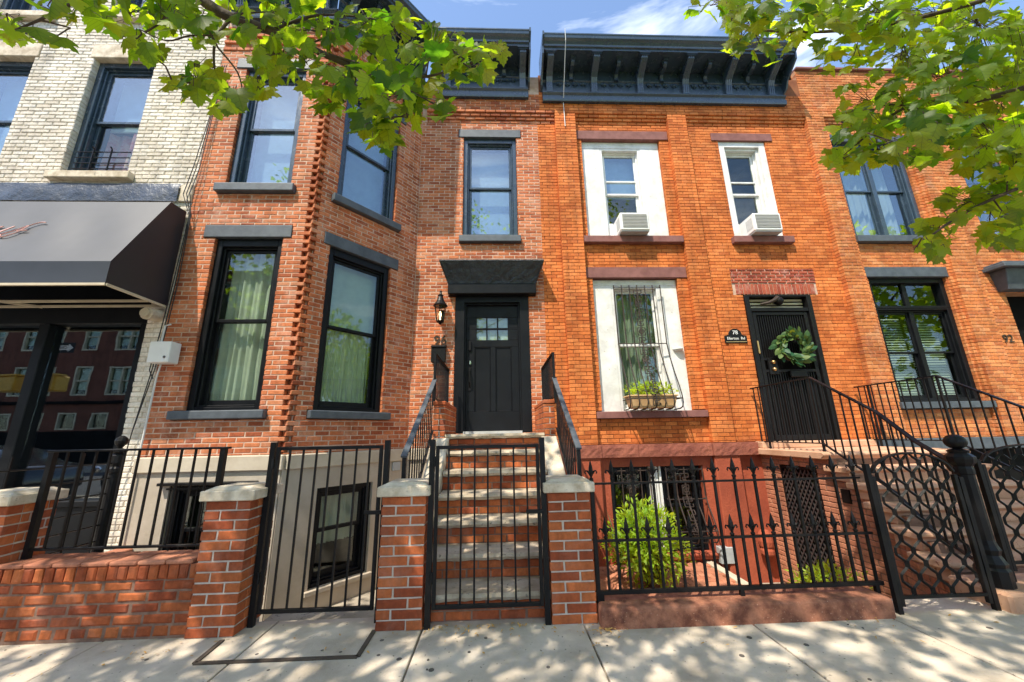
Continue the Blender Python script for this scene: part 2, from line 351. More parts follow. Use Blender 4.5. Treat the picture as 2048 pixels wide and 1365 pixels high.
# ---------------------------------------------------------------- brick laying
def rows(F, u0, u1, z0, z1, holes=(), ch=.0675, bl=.212, j=.009, n=0., depth=.105, edge=None, head=False, ph=0., ragged=.003, zoff=0.):
    outl = []; k = math.floor((z0-zoff)/ch+1e-6)
    while k*ch+zoff < z1-1e-6:
        a0, b0 = k*ch+zoff, (k+1)*ch+zoff; za, zb = max(a0, z0), min(b0, z1); ua, ub = u0, u1
        if edge: ua, ub = edge(k, u0, u1)
        hs = [h for h in holes if h[2] < zb-1e-6 and h[3] > za+1e-6 and h[1] > ua and h[0] < ub]
        us = sorted({ua, ub} | {u for h in hs for u in h[:2] if ua < u < ub}); runs = []
        for p, q in zip(us, us[1:]):
            um = (p+q)/2; free = [(za, zb)]
            for h in hs:
                if h[0] < um < h[1]:
                    nx = []
                    for c, d in free:
                        if h[3] <= c or h[2] >= d: nx.append((c, d)); continue
                        if h[2] > c: nx.append((c, h[2]))
                        if h[3] < d: nx.append((h[3], d))
                    free = nx
            for c, d in free:
                if d-c < .014: continue
                if runs and abs(runs[-1][1]-p) < 1e-6 and runs[-1][2:] == (c, d): runs[-1] = (runs[-1][0], q, c, d)
                else: runs.append((p, q, c, d))
        for p0_, q0_, a, b in runs:
            ints = [(p0_, q0_)]
            pitch = bl if not head else bl*.5
            for p, q in ints:
                if q-p < .02: continue
                s = p; m = math.floor((p-ph)/pitch-(k % 2)*.5); ends = []
                while True:
                    m += 1; e = (m+(k % 2)*.5)*pitch+ph+rng.uniform(-.006, .006)
                    if e >= q-.035: ends.append(q); break
                    if e > s+.035: ends.append(e); s = e
                s = p
                for e in ends:
                    ja = 0 if s == p else j/2; jb = 0 if e == q else j/2
                    jz0 = j/2 if a > a0+1e-6 and a == za else j/2
                    outl.append((F, s+ja+rng.uniform(0, ragged), e-jb-rng.uniform(0, ragged), a+j/2+rng.uniform(-.001, ragged*.5), b-j/2, n+rng.uniform(-.002, .0025), depth))
                    s = e
        k += 1
    return outl
def core(mb, F, u0, u1, z0, z1, holes, nb, nf, g=.012):
    H = [(h[0]-g, h[1]+g, h[2]-g, h[3]+g) for h in holes]
    zs = sorted({z0, z1} | {z for h in H for z in h[2:4] if z0 < z < z1})
    for a, b in zip(zs, zs[1:]):
        zm = (a+b)/2; ints = [(u0, u1)]
        for h in H:
            if h[2] < zm < h[3]:
                nx = []
                for p, q in ints:
                    if h[1] <= p or h[0] >= q: nx.append((p, q)); continue
                    if h[0] > p: nx.append((p, h[0]))
                    if h[1] < q: nx.append((h[1], q))
                ints = nx
        for p, q in ints: mb.box(F, p, q, nb, nf, a, b)
    return mb
BFACES = [(0, 1, 2, 3), (4, 5, 1, 0), (5, 6, 2, 1), (6, 7, 3, 2), (7, 4, 0, 3), (8, 9, 5, 4), (9, 10, 6, 5), (10, 11, 7, 6), (11, 8, 4, 7)]
def brick_pts(w, h, d, c, r=None, jit=.0):
    J = (lambda: r.uniform(-jit, jit)) if r else (lambda: 0.)
    w2, h2 = w/2, h/2; c = min(c, w*.3, h*.3); P = []
    for y, i in ((0, c), (c*.8, 0), (d, 0)):
        for sx, sz in ((-1, -1), (1, -1), (1, 1), (-1, 1)):
            P.append((sx*(w2-i)+(J() if y < d else 0), y, sz*(h2-i)+(J() if y < d else 0)*.6))
    return P
BMESH = {}
def lay(B, key, thing_, wall, single_cap=300, chamfer=.005, jit=.0015, name='brick', stuffname='brickwork', chsingle=None):
    sm, st = BR[key]; sc = []
    for i, b in enumerate(B):
        F, a, e, z0, z1, n, d = b
        p = Vector(F.p((a+e)/2, n, (z0+z1)/2)); q = to_px(p); v = CAM-p; dist = v.length
        face = (F.n[0]*v.x+F.n[1]*v.y)/dist
        s = (e-a)*(z1-z0)/dist**2*max(face, .02)
        if q is None or not (-10 < q[0] < 2058 and -10 < q[1] < 1375): s *= .001
        sc.append((-s, i))
    sc.sort(); one = {i for _, i in sc[:single_cap]} if len(B) > single_cap else set(range(len(B)))
    mb = MB()
    for i, (F, a, e, z0, z1, n, d) in enumerate(B):
        w, h = e-a, z1-z0
        if w < .01 or h < .008: continue
        if i in one:
            kk = (key, round(w*200), round(h*400), round(d*100), chamfer); var = rng.randrange(2); kk += (var,)
            if kk not in BMESH:
                me = bpy.data.meshes.new('brick'); me.from_pydata(brick_pts(kk[1]/200, kk[2]/400, kk[3]/100, chamfer, rng, jit), [], BFACES)
                me.materials.append(sm); BMESH[kk] = me
            p = F.p((a+e)/2, n, (z0+z1)/2)
            link(name, BMESH[kk], p, wall, rot=(rng.uniform(-.008, .008), rng.uniform(-.006, .006), math.atan2(F.u[1], F.u[0])+rng.uniform(-.006, .006)))
        else:
            P = brick_pts(w, h, d, chamfer, rng, jit); um, zm = (a+e)/2, (z0+z1)/2
            mb.add([F.p(um+x, n-y, zm+z) for x, y, z in P], BFACES, rng.uniform(.01, 1))
    if mb.v: mb.build(stuffname, st, thing_, kind='stuff')

def ring(mb, F, u0, u1, z0, z1, wd, n0, n1, wb=None, wt=None):
    wb = wd if wb is None else wb; wt = wd if wt is None else wt
    mb.box(F, u0, u0+wd, n0, n1, z0, z1); mb.box(F, u1-wd, u1, n0, n1, z0, z1)
    mb.box(F, u0+wd, u1-wd, n0, n1-.0005, z0, z0+wb); mb.box(F, u0+wd, u1-wd, n0, n1-.0005, z1-wt, z1)
    return mb
def pane(F, u0, u1, z0, z1, n, parent, mat='glass', name='pane'):
    return MB().box(F, u0, u1, n-.005, n, z0, z1).build(name, M[mat], parent)
def sash(F, u0, u1, z0, z1, n, parent, fm, w=.045, glass='glass', wb=None, wt=None, screen=False):
    s = ring(MB(), F, u0, u1, z0, z1, w, n-.035, n, wb, wt).build('sash', M[fm], parent, bevel=.004)
    pane(F, u0+w-.004, u1-w+.004, z0+(wb or w)-.004, z1-(wt or w)+.004, n-.015, parent, glass)
    return s
def dh_window(parent, F, u0, u1, z0, z1, fm='bluepaint', n=-.05, cw=.075, glass='glass', split=.52, top=.09, bot=.05, mid=False, gl2=None, deep=.0):
    """double-hung window: casing, upper and lower sash, panes"""
    f = ring(MB(), F, u0, u1, z0, z1, cw, n-.16, n, bot, top)
    ring(f, F, u0+cw, u1-cw, z0+bot, z1-top, .028, n-.16, n-.04-deep)
    win = f.build('window', M[fm], parent, bevel=.006)
    a, b, c, d = u0+cw+.028, u1-cw-.028, z0+bot+.028, z1-top-.028; zm = c+(d-c)*split
    if not mid:
        sash(F, a, b, zm-.02, d, n-.075-deep, win, fm, .045, glass); sash(F, a, b, c, zm+.025, n-.112-deep, win, fm, .05, gl2 or glass, .07, .05)
    else:
        m = (a+b)/2; win2 = MB().box(F, m-.045, m+.045, n-.16, n-.045-deep, c, d).build('mullion', M[fm], win, bevel=.005)
        for p, q in ((a, m-.045), (m+.045, b)):
            sash(F, p, q, zm-.02, d, n-.075-deep, win, fm, .04, glass); sash(F, p, q, c, zm+.025, n-.112-deep, win, fm, .045, gl2 or glass, .06, .045)
    return win, (a, b, c, d)
def curtain(F, u0, u1, z0, z1, n, label, mat='curtain', fold=.09, amp=.028, name='curtain', cat='curtain', group=None, k=None):
    k = k or max(12, int((u1-u0)/.016)); vs = []; ph = rng.uniform(0, 6); f2 = fold*rng.uniform(2.2, 3.)
    for zi, z in enumerate((z0, z0+(z1-z0)*.33, z0+(z1-z0)*.66, z1)):
        for i in range(k+1):
            u = u0+(u1-u0)*i/k; q = u+.012*math.sin(zi*1.3+u*9)
            vs.append(F.p(u, n+amp*math.sin(q/fold*6.28+ph)*(1-.15*zi)+amp*.8*math.sin(q/f2*6.28+ph*2), z))
    mb = MB().add(vs, [(r*(k+1)+i, r*(k+1)+i+1, (r+1)*(k+1)+i+1, (r+1)*(k+1)+i) for r in range(3) for i in range(k)])
    return tag(mb.build(name, M[mat], smooth=True), label, cat, group)
def flat_blind(F, u0, u1, z0, z1, n, label, mat='blind', name='blind', cat='blind', slats=0, group=None):
    t = thing(name, label, cat, F.p((u0+u1)/2, n, z0), group)
    if slats:
        k = int((z1-z0)/slats)
        for i in range(k):
            z = z0+(i+.5)*slats; me = MB(); me.hexa([F.p(u0, n+.012, z-.018), F.p(u1, n+.012, z-.018), F.p(u1, n-.012, z+.012), F.p(u0, n-.012, z+.012), F.p(u0, n+.012, z-.015), F.p(u1, n+.012, z-.015), F.p(u1, n-.012, z+.015), F.p(u0, n-.012, z+.015)])
            me.build('slat', M[mat], t)
    else:
        MB().box(F, u0, u1, n-.004, n, z0+.03, z1).build('cloth', M[mat], t)
    MB().box(F, u0, u1, n-.012, n+.012, z0, z0+.028).build('bottom_rail', M[mat], t, bevel=.004)
    return t
def stone(F, u0, u1, z0, z1, n0, n1, name, mat, parent, bevel=.012, rough=.0, label=None):
    """a dressed stone, front face split into a grid and a little uneven"""
    mb = MB()
    if rough:
        k = max(2, int((u1-u0)/.06)); m = max(2, int((z1-z0)/.05)); vs = []
        for i in range(m+1):
            for j_ in range(k+1): vs.append(F.p(u0+(u1-u0)*j_/k, n1+(rng.uniform(-rough, rough) if 0 < i < m and 0 < j_ < k else -rough*.8), z0+(z1-z0)*i/m))
        fs = [(i*(k+1)+j_, i*(k+1)+j_+1, (i+1)*(k+1)+j_+1, (i+1)*(k+1)+j_) for i in range(m) for j_ in range(k)]
        mb.add(vs, fs); mb.box(F, u0, u1, n0, n1-rough*1.1, z0, z1)
        return mb.build(name, M[mat], parent, label=label)
    mb.box(F, u0, u1, n0, n1, z0, z1); return mb.build(name, M[mat], parent, bevel=bevel, seg=2, label=label)
def text_mesh(txt, F, u, z, size, n, ext=.006, shear=0., align='CENTER'):
    cu = bpy.data.curves.new('t', 'FONT'); cu.body = txt; cu.size = size; cu.extrude = ext; cu.shear = shear; cu.align_x = align; cu.align_y = 'CENTER'; cu.resolution_u = 3
    o = bpy.data.objects.new('t', cu); COL.objects.link(o); bpy.context.view_layer.update()
    me = bpy.data.meshes.new_from_object(o.evaluated_get(bpy.context.evaluated_depsgraph_get()))
    mb = MB().add([F.p(u+v.co.x, n+v.co.z, z+v.co.y) for v in me.vertices], [tuple(p.vertices) for p in me.polygons])
    bpy.data.objects.remove(o); bpy.data.curves.remove(cu); bpy.data.meshes.remove(me); return mb
def interior(parent, x0, x1, y0, y1, floors, top):
    mb = MB(); mb.wb(x0, x1, y1, y1+.1, -1, top); mb.wb(x0, x0+.1, y0, y1, -1, top); mb.wb(x1-.1, x1, y0, y1, -1, top)
    for z in floors: mb.wb(x0+.1, x1-.1, y0, y1, z-.12, z)
    mb.build('interior', M['inner'], parent)
def cornice(parent, F, u0, u1, zb, brk, n=.1, caps=(1, 1), dz=0., miter=(0, 0)):
    """pressed-metal cornice with brackets; zb = underside of the lower moulding. miter: extra length per metre of projection at each end"""
    P = 'bluepaint'
    def sweep(poly):
        k = len(poly); mb = MB()
        vs = [F.p(u0-miter[0]*(a-n), a, b) for a, b in poly]+[F.p(u1+miter[1]*(a-n), a, b) for a, b in poly]
        return mb.add(vs, [tuple(range(k)), tuple(range(2*k-1, k-1, -1))]+[(i, i+k, (i+1) % k+k, (i+1) % k) for i in range(k)])
    body = sweep([(n-.05, zb), (n+.07, zb), (n+.08, zb+.03), (n+.085, zb+.1), (n+.06, zb+.12), (n+.06, zb+.16), (n+.1, zb+.19), (n+.1, zb+.21), (n+.035, zb+.215), (n+.035, zb+.52), (n+.065, zb+.54), (n+.065, zb+.56), (n+.03, zb+.565), (n+.03, zb+.9), (n-.05, zb+.9)][::-1])
    c = body.build('cornice', M[P], parent, bevel=.004)
    crown = sweep([(n+.025, zb+.83), (n+.5, zb+.83), (n+.5, zb+.885), (n+.53, zb+.89), (n+.535, zb+.93), (n+.57, zb+.97), (n+.615, zb+1.0), (n+.63, zb+1.06), (n+.64, zb+1.065), (n+.64, zb+1.1), (n+.025, zb+1.12)][::-1])
    crown.build('crown_moulding', M[P], c, bevel=.004)
    def bracket(u, wd, lo, deep):
        prof = [(n+.03, lo), (n+.09, lo), (n+.10, lo+.05), (n+.11, lo+.2), (n+.15, lo+.3), (n+.22, lo+.36)] if deep > .3 else [(n+.03, lo), (n+.06, lo), (n+.07, lo+.06), (n+.1, lo+.12)]
        top = zb+.83; e = n+.03+deep
        prof += [(e-.06, top-.13), (e-.01, top-.09), (e, top-.05), (e, top-.045), (n+.03, top-.045)]
        b = MB().prof(F, prof[::-1], u-wd/2, u+wd/2).build('bracket', M[P], c, bevel=.003)
        m2 = MB()
        for q in (-.32, 0, .32): m2.prof(F, [(a+.012, z) for a, z in prof[1:-2]][::-1]+[(a-.01, z) for a, z in prof[1:-2]], u+q*wd-wd*.08, u+q*wd+wd*.08)
        m2.box(F, u-wd*.72, u+wd*.72, n+.03, e+.03, top-.045, top-.02); m2.box(F, u-wd*.85, u+wd*.85, n+.03, e+.05, top-.02, top-.002)
        m2.box(F, u-wd*.55, u+wd*.55, n+.03, n+.105, lo-.03, lo)
        m2.build('bracket_ridges', M[P], c)
    for u in brk: bracket(u, .135, zb+.24, .42)
    for a, b in zip(brk, brk[1:]):
        m = (a+b)/2; bracket(m, .075, zb+.56, .3)
        k = 4
        for i in range(k):
            u = a+.14+(b-a-.28)*(i+.5)/k; r = MB()
            r.prism(F, [(u-.07, zb+.5), (u-.055, zb+.44), (u-.02, zb+.43), (u, zb+.385), (u+.02, zb+.43), (u+.055, zb+.44), (u+.07, zb+.5)], n+.03, n+.062)
            r.ball(F.p(u, n+.06, zb+.45), .034, 8, 5); r.build('rosette', M[P], c)
    for i, cp in enumerate(caps):
        if cp:
            u = u0 if i == 0 else u1; s = -1 if i == 0 else 1
            MB().prof(F, [(n-.04, zb+.26), (n+.12, zb+.34), (n+.2, zb+.5), (n+.5, zb+.74), (n+.52, zb+.9), (n+.66, zb+1.02), (n+.66, zb+1.115), (n-.04, zb+1.13)][::-1], min(u, u+s*.035), max(u, u+s*.035)).build('end_plate', M[P], c)
    return c
# ================================================================ the ground
def struct(mb, name, mat, parent=None, bevel=0.):
    o = mb.build(name, mat, parent, bevel=bevel)
    if parent is None: o['kind'] = 'structure'
    return o
struct(MB().wb(-400, 400, -400, 400, -1.45, -1.4), 'ground', M['soil'])
struct(MB().wb(-60, 60, -17, -7.35, -.4, -.14), 'road', M['asphalt'])
struct(MB().wb(-60, 60, -7.35, -7.2, -.4, .0), 'kerb', M['concrete2'], bevel=.015)
struct(MB().wb(-60, 60, -21, -17, -.4, -.01), 'far_pavement', M['concrete2'])
pav = struct(MB().wb(-60, 60, -7.2, -3.12, -.4, -.03), 'pavement', M['concrete2'])
jx = [-8.6, -7.45, -6.3, -5.15, -4.0, -2.86, -1.74, -.58, .63, 1.87, 2.95, 4.15, 5.35, 6.55, 7.75]
for a, b in zip(jx, jx[1:]):
    for y0, y1 in ((-7.19, -5.9), (-5.9, -4.6), (-4.6, -3.13)):
        o = MB().wb(a+.006, b-.006, y0+.006, y1-.006, -.028, .0+rng.uniform(-.003, .003)).build('slab', M['concrete'], pav, bevel=.007, seg=2)
# cellar hatch let into the pavement: patched slab framed by dark strips
hx = thing('cellar_hatch', 'dark tarred frame of a patched cellar hatch in the pavement before the basement gate', 'hatch', (-1.43, -3.5, .003))
for q in (((-1.98, -3.42), (-1.96, -3.7)), ((-1.96, -3.7), (-.93, -3.7)), ((-.93, -3.7), (-.93, -3.36))):
    a, b = Vector((*q[0], .006)), Vector((*q[1], .006)); MB().bar(a, b, .03, .012).build('frame_strip', M['soil'], hx)
# sunken areas in front of the houses
struct(MB().wb(-4.6, -.8, -3.12, 0, -1.2, -.76), 'areaway_floor', M['concrete2'])
struct(MB().wb(-20, -4.62, -3.12, -1.4, -1.2, -.02), 'shop_forecourt', M['concrete2'])
a78 = struct(MB().wb(.76, 3.35, -3.12, 0, -1.2, -.68), 'areaway_bed', M['mort_tan'])
struct(MB().wb(3.35, 4.6, -3.12, 0, -1.2, -.98), 'areaway_well', M['concrete2'])
struct(MB().wb(3.28, 3.4, -3.1, -.02, -.98, -.63), 'areaway_kerb', M['wtable'], bevel=.01)
struct(MB().wb(4.62, 20, -3.12, 0, -1.2, -.1), 'forecourt', M['concrete2'])
k = 0
for i in range(12):
    for j in range(19):
        x = .8+i*.205; y = -1.98+j*.104
        if x+.2 > 3.27: continue
        kk = ('paver',)
        if kk not in BMESH:
            me = bpy.data.meshes.new('paver'); P = brick_pts(.197, .097, .06, .004); me.from_pydata([(p[0], p[2], -p[1]) for p in P], [], [f[::-1] for f in BFACES]); me.materials.append(BR['salmon'][0]); BMESH[kk] = me
        link('paver', BMESH[kk], (x+.1+(j % 2)*.1-.05, y+.05, -.645+rng.uniform(-.003, .003)), a78)

# ================================================================ no. 96, red brick house with the bay
H96 = thing('brick_row_house', 'red brick row house with a black front door, numbered 96, and a canted bay', 'house', (-1.9, 1., -1.), 'row houses')
hB = [(-4.13, -3.16, 1.765, 4.28), (-4.13, -3.16, 5.155, 7.40), (-4.30, -3.04, 4.28, 4.48), (-4.30, -3.04, 7.40, 7.60), (-4.26, -3.05, 1.65, 1.765), (-4.24, -3.07, 5.02, 5.155)]
hA = [(.31, 1.38, 1.765, 4.28), (.33, 1.40, 5.155, 7.40), (.21, 1.53, 4.28, 4.48), (.21, 1.53, 7.40, 7.60), (.24, 1.51, 1.65, 1.765), (.25, 1.50, 5.02, 5.155)]
h0 = [(-.77, .58, 1.43, 3.89), (-.66, .42, 5.12, 7.41), (-.9, .72, 3.89, 4.09), (-.77, .52, 7.41, 7.60), (-.72, .47, 4.98, 5.12)]
SX = -4.575; CHD = .0675
wB = core(MB(), FB, SX+.01, BCX-.1, 1.19, 8.4, hB, -.26, -.0045).box(FB, BCX-.12, BCX+.02, -.3, -.1, 1.19, 8.4).build('bay_wall', M['mort_red'], H96)
wA = core(MB(), FA, .1, LA-.01, 1.19, 8.4, hA, -.26, -.0045).build('canted_bay_wall', M['mort_red'], H96)
w0 = core(MB(), F0, BRX-.02, .88, 1.19, 8.4, h0, -.26, -.0045).build('door_wall', M['mort_red'], H96)
B = []
kw = dict(bl=.212, j=.010, ragged=.005)
B += rows(FB, SX, BCX, 1.19, 8.3, hB, edge=lambda k, a, b: (a, b if k % 2 == 0 else b-.085), **kw)
nB = len(B)
B += rows(FA, 0, LA, 1.19, 8.3, hA, edge=lambda k, a, b: (a if k % 2 else a+.085, b), ph=.05, **kw)
nA = len(B)
B += rows(F0, BRX, .88, 1.19, 7.78, h0, ph=.03, **kw)
for i, z in enumerate((7.7625, 7.83, 7.8975, 7.965)): B += rows(F0, BRX+.1, 1.25, z, z+.0675, [h for h in h0 if h[2] > 5 and h[3] < 7.7], n=.012+.028*i, depth=.13+.028*i, **kw)
B += rows(F0, BRX+.1, .93, 8.0325, 8.45, (), n=.1, depth=.12, **kw)
for i, z in enumerate((7.7625, 7.8975, 8.0325)):
    B += rows(FB, SX, BCX, z, z+.0675, (), n=.018+.014*i, depth=.03, **kw); B += rows(FA, .05, LA-.05, z, z+.0675, (), n=.018+.014*i, depth=.03, **kw)
core(MB(), F0, BRX+.1, .93, 8.03, 8.9, (), -.2, .088).build('frieze_wall', M['mort_red'], H96)
lay(B, 'red', H96, w0, jit=.0028, chamfer=.006)
for F, hs, tags in ((FB, hB, 'bay'), (FA, hA, 'canted'), (F0, h0, 'door')):
    for i in (2, 3): 
        if F is F0 and i == 2: continue
        stone(F, hs[i][0], hs[i][1], hs[i][2]+.002, hs[i][3]-.002, -.16, .014, 'lintel', 'slate', H96, bevel=.008)
    for i in (4, 5):
        if i < len(hs): stone(F, hs[i][0], hs[i][1], hs[i][2]+.002, hs[i][3]-.002, -.2, .085, 'sill', 'slate', H96, bevel=.012)
for F, hs, gl in ((FB, hB, 'glass'), (FA, hA, 'glass')):
    dh_window(H96, F, *hs[0], fm='blackpaint', glass='glass', cw=.085, top=.12)
    dh_window(H96, F, *hs[1], fm='bluepaint', glass='glasshi', cw=.08, top=.1)
dh_window(H96, F0, *h0[1], fm='bluepaint', glass='glasshi', cw=.08, top=.1)
curtain(FB, -4.02, -3.27, 1.85, 4.2, -.3, 'pale sheer curtain behind the tall lower window facing the street on the bay')
curtain(FA, .42, 1.27, 1.85, 3.62, -.32, 'gathered sheer curtain on a rod behind the lower window of the canted bay side', fold=.07)
flat_blind(FA, .42, 1.27, 3.05, 4.2, -.25, 'half-drawn pale roller blind above the gathered curtain in the canted bay window')
flat_blind(FB, -4.02, -3.27, 5.2, 7.32, -.34, 'pale shade behind the upper bay window that faces the street', 'shade', 'roller_blind', 'blind')
flat_blind(FA, .43, 1.3, 5.2, 7.32, -.34, 'pale shade behind the upper window of the canted bay side', 'shade', 'roller_blind', 'blind')
flat_blind(F0, -.56, .32, 5.2, 7.32, -.34, 'pale shade behind the narrow window above the black front door', 'shade', 'roller_blind', 'blind')
# water table and stuccoed basement
mb = MB(); mb.box(FB, SX, BCX+.03, -.2, .055, 1.0, 1.19); mb.build('water_table', M['wtable'], H96, bevel=.012)
MB().box(FA, .03, LA-.02, -.2, .056, 1.001, 1.189).build('water_table', M['wtable'], H96, bevel=.012)
MB().box(F0, BRX-.05, -.83, -.2, .054, 1.002, 1.188).build('water_table', M['wtable'], H96, bevel=.012)
bh = [(-4.1, -3.15, -.25, .84)]; core(MB(), FB, SX, BCX, -.8, 1.01, bh, -.22, .02, 0).build('basement_wall', M['stucco'], H96)
ah = [(.47, 1.3, -.5, .73)]; core(MB(), FA, .0, LA, -.8, 1.01, ah, -.22, .02, 0).build('basement_wall', M['stucco'], H96)
MB().box(F0, BRX-.1, -.83, -.2, .02, -.8, 1.01).build('basement_wall', M['stucco'], H96)
dh_window(H96, FB, *bh[0], fm='blackpaint', n=-.04, cw=.07, top=.07)
dh_window(H96, FA, *ah[0], fm='blackpaint', n=-.03, cw=.06, top=.06, split=.55)
MB().box(FB, -4.2, -3.02, .02, .1, .85, .885).build('drip_hood', M['iron'], H96, bevel=.005)
MB().box(FA, .42, 1.36, .0, .06, -.56, -.5).build('sill', M['stucco'], H96, bevel=.008)
curtain(FA, .5, 1.27, -.05, .7, -.3, 'white net curtain in the basement window under the canted bay, behind the barred gate', fold=.06)
g = thing('window_bars', 'upright black bars before the basement window beside the low brick wall', 'window bars', FB.p(-3.6, .06, -.25))
for i in range(9): u = -4.05+i*.106; MB().tube([FB.p(u, .055, -.2), FB.p(u, .055, .85)], .008, 6).build('bar', M['iron'], g)
for z in (-.12, .8): MB().box(FB, -4.1, -3.15, .045, .066, z, z+.02).build('rail', M['iron'], g)
MB().box(FA, 1.62, 1.76, .02, .05, .86, .99).build('vent_cover', M['greybox'], H96, bevel=.004)
interior(H96, -4.55, .85, .22, 2.6, (-.76, 1.35, 4.8, 8.4), 8.9)
bay_plan = [(-4.5, -1.22), (-2.9, -1.22), (-1.72, .2), (-4.5, .2)]
mb = MB().wb(-4.56, -4.46, -1.2, .2, -1, 8.5)
for z in (-.76, 1.35, 4.8, 8.4): mb.hexa([(*q, z-.12) for q in bay_plan]+[(*q, z) for q in bay_plan])
mb.build('bay_interior', M['inner'], H96)
rf = [(SX, BF+.1), (BCX-.05, BF+.1), (BRX-.1, .05), (SX, .05)]
MB().wb(SX, .93, .06, 8, 8.75, 8.9).hexa([(*q, 8.75) for q in rf]+[(*q, 8.9) for q in rf]).build('roof', M['asphalt'], H96)
ML = math.tan(math.atan2(-BF, BRX-BCX)/2)
cornice(H96, FB, SX+.02, BCX, 8.38, [-4.35, -3.65, -2.93], n=.02, caps=(1, 0), miter=(0, ML))
cornice(H96, FA, 0, LA, 8.38, [.2, .96, 1.72], n=.02, caps=(0, 0), miter=(ML, -.5))
cornice(H96, F0, BRX+.35, .7, 8.28, [-1.0, -.2, .58], caps=(0, 1))
# front door
dr = ring(MB(), F0, -.77, .58, 1.43, 3.888, .165, -.24, .004, .001, .115)
ring(dr, F0, -.605, .415, 1.43, 3.773, .03, -.24, -.06, .001, .03)
dcas = dr.build('door_casing', M['blackpaint'], H96, bevel=.006)
lx = [(-.385+.2*i, -.385+.2*i+.175) for i in range(3)]; lz = [(3.08, 3.28), (3.31, 3.51)]
dh = [(a, b, c, d) for a, b in lx for c, d in lz]
pn = [(-.42, -.13, 1.78, 2.95), (-.04, .25, 1.78, 2.95)]
door = core(MB(), F0, -.575, .385, 1.45, 3.74, dh+pn, -.16, -.115, 0).build('door', M['blackpaint'], H96, label='black panelled front door with six small panes', bevel=.004)
for a, b, c, d in pn: 
    MB().box(F0, a, b, -.155, -.135, c, d).build('panel', M['blackpaint'], door); ring(MB(), F0, a-.001, b+.001, c-.001, d+.001, .018, -.15, -.118).build('panel_moulding', M['blackpaint'], door, bevel=.006)
for a, b, c, d in dh: MB().box(F0, a-.002, b+.002, -.145, -.135, c-.002, d+.002).build('pane', M['glass'], door)
MB().box(F0, -.42, .22, -.19, -.175, 3.0, 3.58).build('door_curtain', M['curtain'], door)
MB().lathe(F0.p(-.505, -.115, 2.66), [(.001, -.03), (.03, -.03), (.03, .03), (.001, .03)], 12).build('lock', M['chrome'], door)
MB().box(F0, -.53, -.48, -.115, -.085, 2.88, 3.06).build('doorbell', M['iron'], door, bevel=.008)
hm = MB(); hm.tube([F0.p(-.505, -.115, 2.52), F0.p(-.505, -.05, 2.5), F0.p(-.505, -.045, 2.3), F0.p(-.505, -.115, 2.2)], .013, 8); hm.box(F0, -.53, -.48, -.116, -.1, 2.15, 2.57); hm.build('handle', M['iron'], door, bevel=.003)
MB().box(F0, -.6, .41, -.2, .02, 1.405, 1.448).build('threshold', M['greybox'], H96)
# hood over the door: lintel block and flared rough stone above it
MB().box(F0, -.9, .72, -.1, .15, 3.892, 4.09).build('door_lintel', M['blackpaint'], H96, bevel=.012)
nu, nzz = 26, 6; vs = []
for i in range(nzz+1):
    t = i/nzz; e = .13*t**1.15; dpt = .13+.2*t**1.2
    for j in range(nu+1):
        s = j/nu; u = (-.9-e)+(1.62+2*e)*s; jt = rng.uniform(-.024, .02) if 0 < i < nzz else 0
        vs.append(F0.p(u, dpt+jt, 4.092+.36*t+jt*.4))
fs = [(i*(nu+1)+j, i*(nu+1)+j+1, (i+1)*(nu+1)+j+1, (i+1)*(nu+1)+j) for i in range(nzz) for j in range(nu)]
mb = MB().add(vs, fs)
for s in (0, nu): mb.add([vs[0+s], vs[nzz*(nu+1)+s], F0.p(-1.03 if s == 0 else .85, -.02, 4.452), F0.p(-.9 if s == 0 else .72, -.02, 4.092)], [(0, 1, 2, 3)])
mb.add([F0.p(-1.04, .34, 4.452), F0.p(.86, .34, 4.452), F0.p(.86, -.02, 4.452), F0.p(-1.04, -.02, 4.452), F0.p(-1.04, .34, 4.475), F0.p(.86, .34, 4.475), F0.p(.86, -.02, 4.475), F0.p(-1.04, -.02, 4.475)], [(3, 2, 1, 0), (4, 5, 6, 7), (0, 1, 5, 4), (1, 2, 6, 5), (2, 3, 7, 6), (3, 0, 4, 7)])
mb.build('door_hood', M['hood'], H96)
text_mesh('96', F0, -1.03, 3.05, .24, .008, .007).build('house_number', M['bronze'], H96, label='bronze numerals 96')
# wall lantern
L = thing('wall_lantern', 'black wall lantern with glass sides beside the black door', 'lantern', F0.p(-1.02, .17, 3.3))
c = F0.p(-1.02, .17, 0)
MB().lathe((c[0], c[1], 3.64), [(.125, 0), (.13, .015), (.115, .03), (.07, .1), (.045, .17), (.04, .2), (.055, .21), (.03, .225), (.018, .26), (.022, .28), (.012, .3), (.001, .31)], 14).build('roof', M['iron'], L, smooth=False)
MB().lathe((c[0], c[1], 3.36), [(.066, 0), (.105, .28)], 6).build('glass_body', M['glassclear'], L)
mb = MB()
for i in range(6):
    a = 2*math.pi*(i+.5)/6; mb.tube([(c[0]+.067*math.cos(a), c[1]+.067*math.sin(a), 3.355), (c[0]+.106*math.cos(a), c[1]+.106*math.sin(a), 3.645)], .006, 5)
mb.build('glazing_bars', M['iron'], L)
MB().lathe((c[0], c[1], 3.3), [(.001, 0), (.02, .01), (.03, .03), (.06, .045), (.072, .065), (.001, .068)], 12).build('base', M['iron'], L)
MB().lathe((c[0], c[1], 3.37), [(.012, 0), (.012, .07), (.022, .1), (.024, .13), (.01, .17), (.001, .18)], 10).build('candle_bulb', M['bulb'], L)
mb = MB().tube([F0.p(-1.02, .0, 3.5), F0.p(-1.02, .07, 3.42), F0.p(-1.02, .12, 3.32), F0.p(-1.02, .17, 3.32)], .012, 6); mb.box(F0, -1.06, -.98, 0, .02, 3.38, 3.62); mb.build('wall_bracket', M['iron'], L)
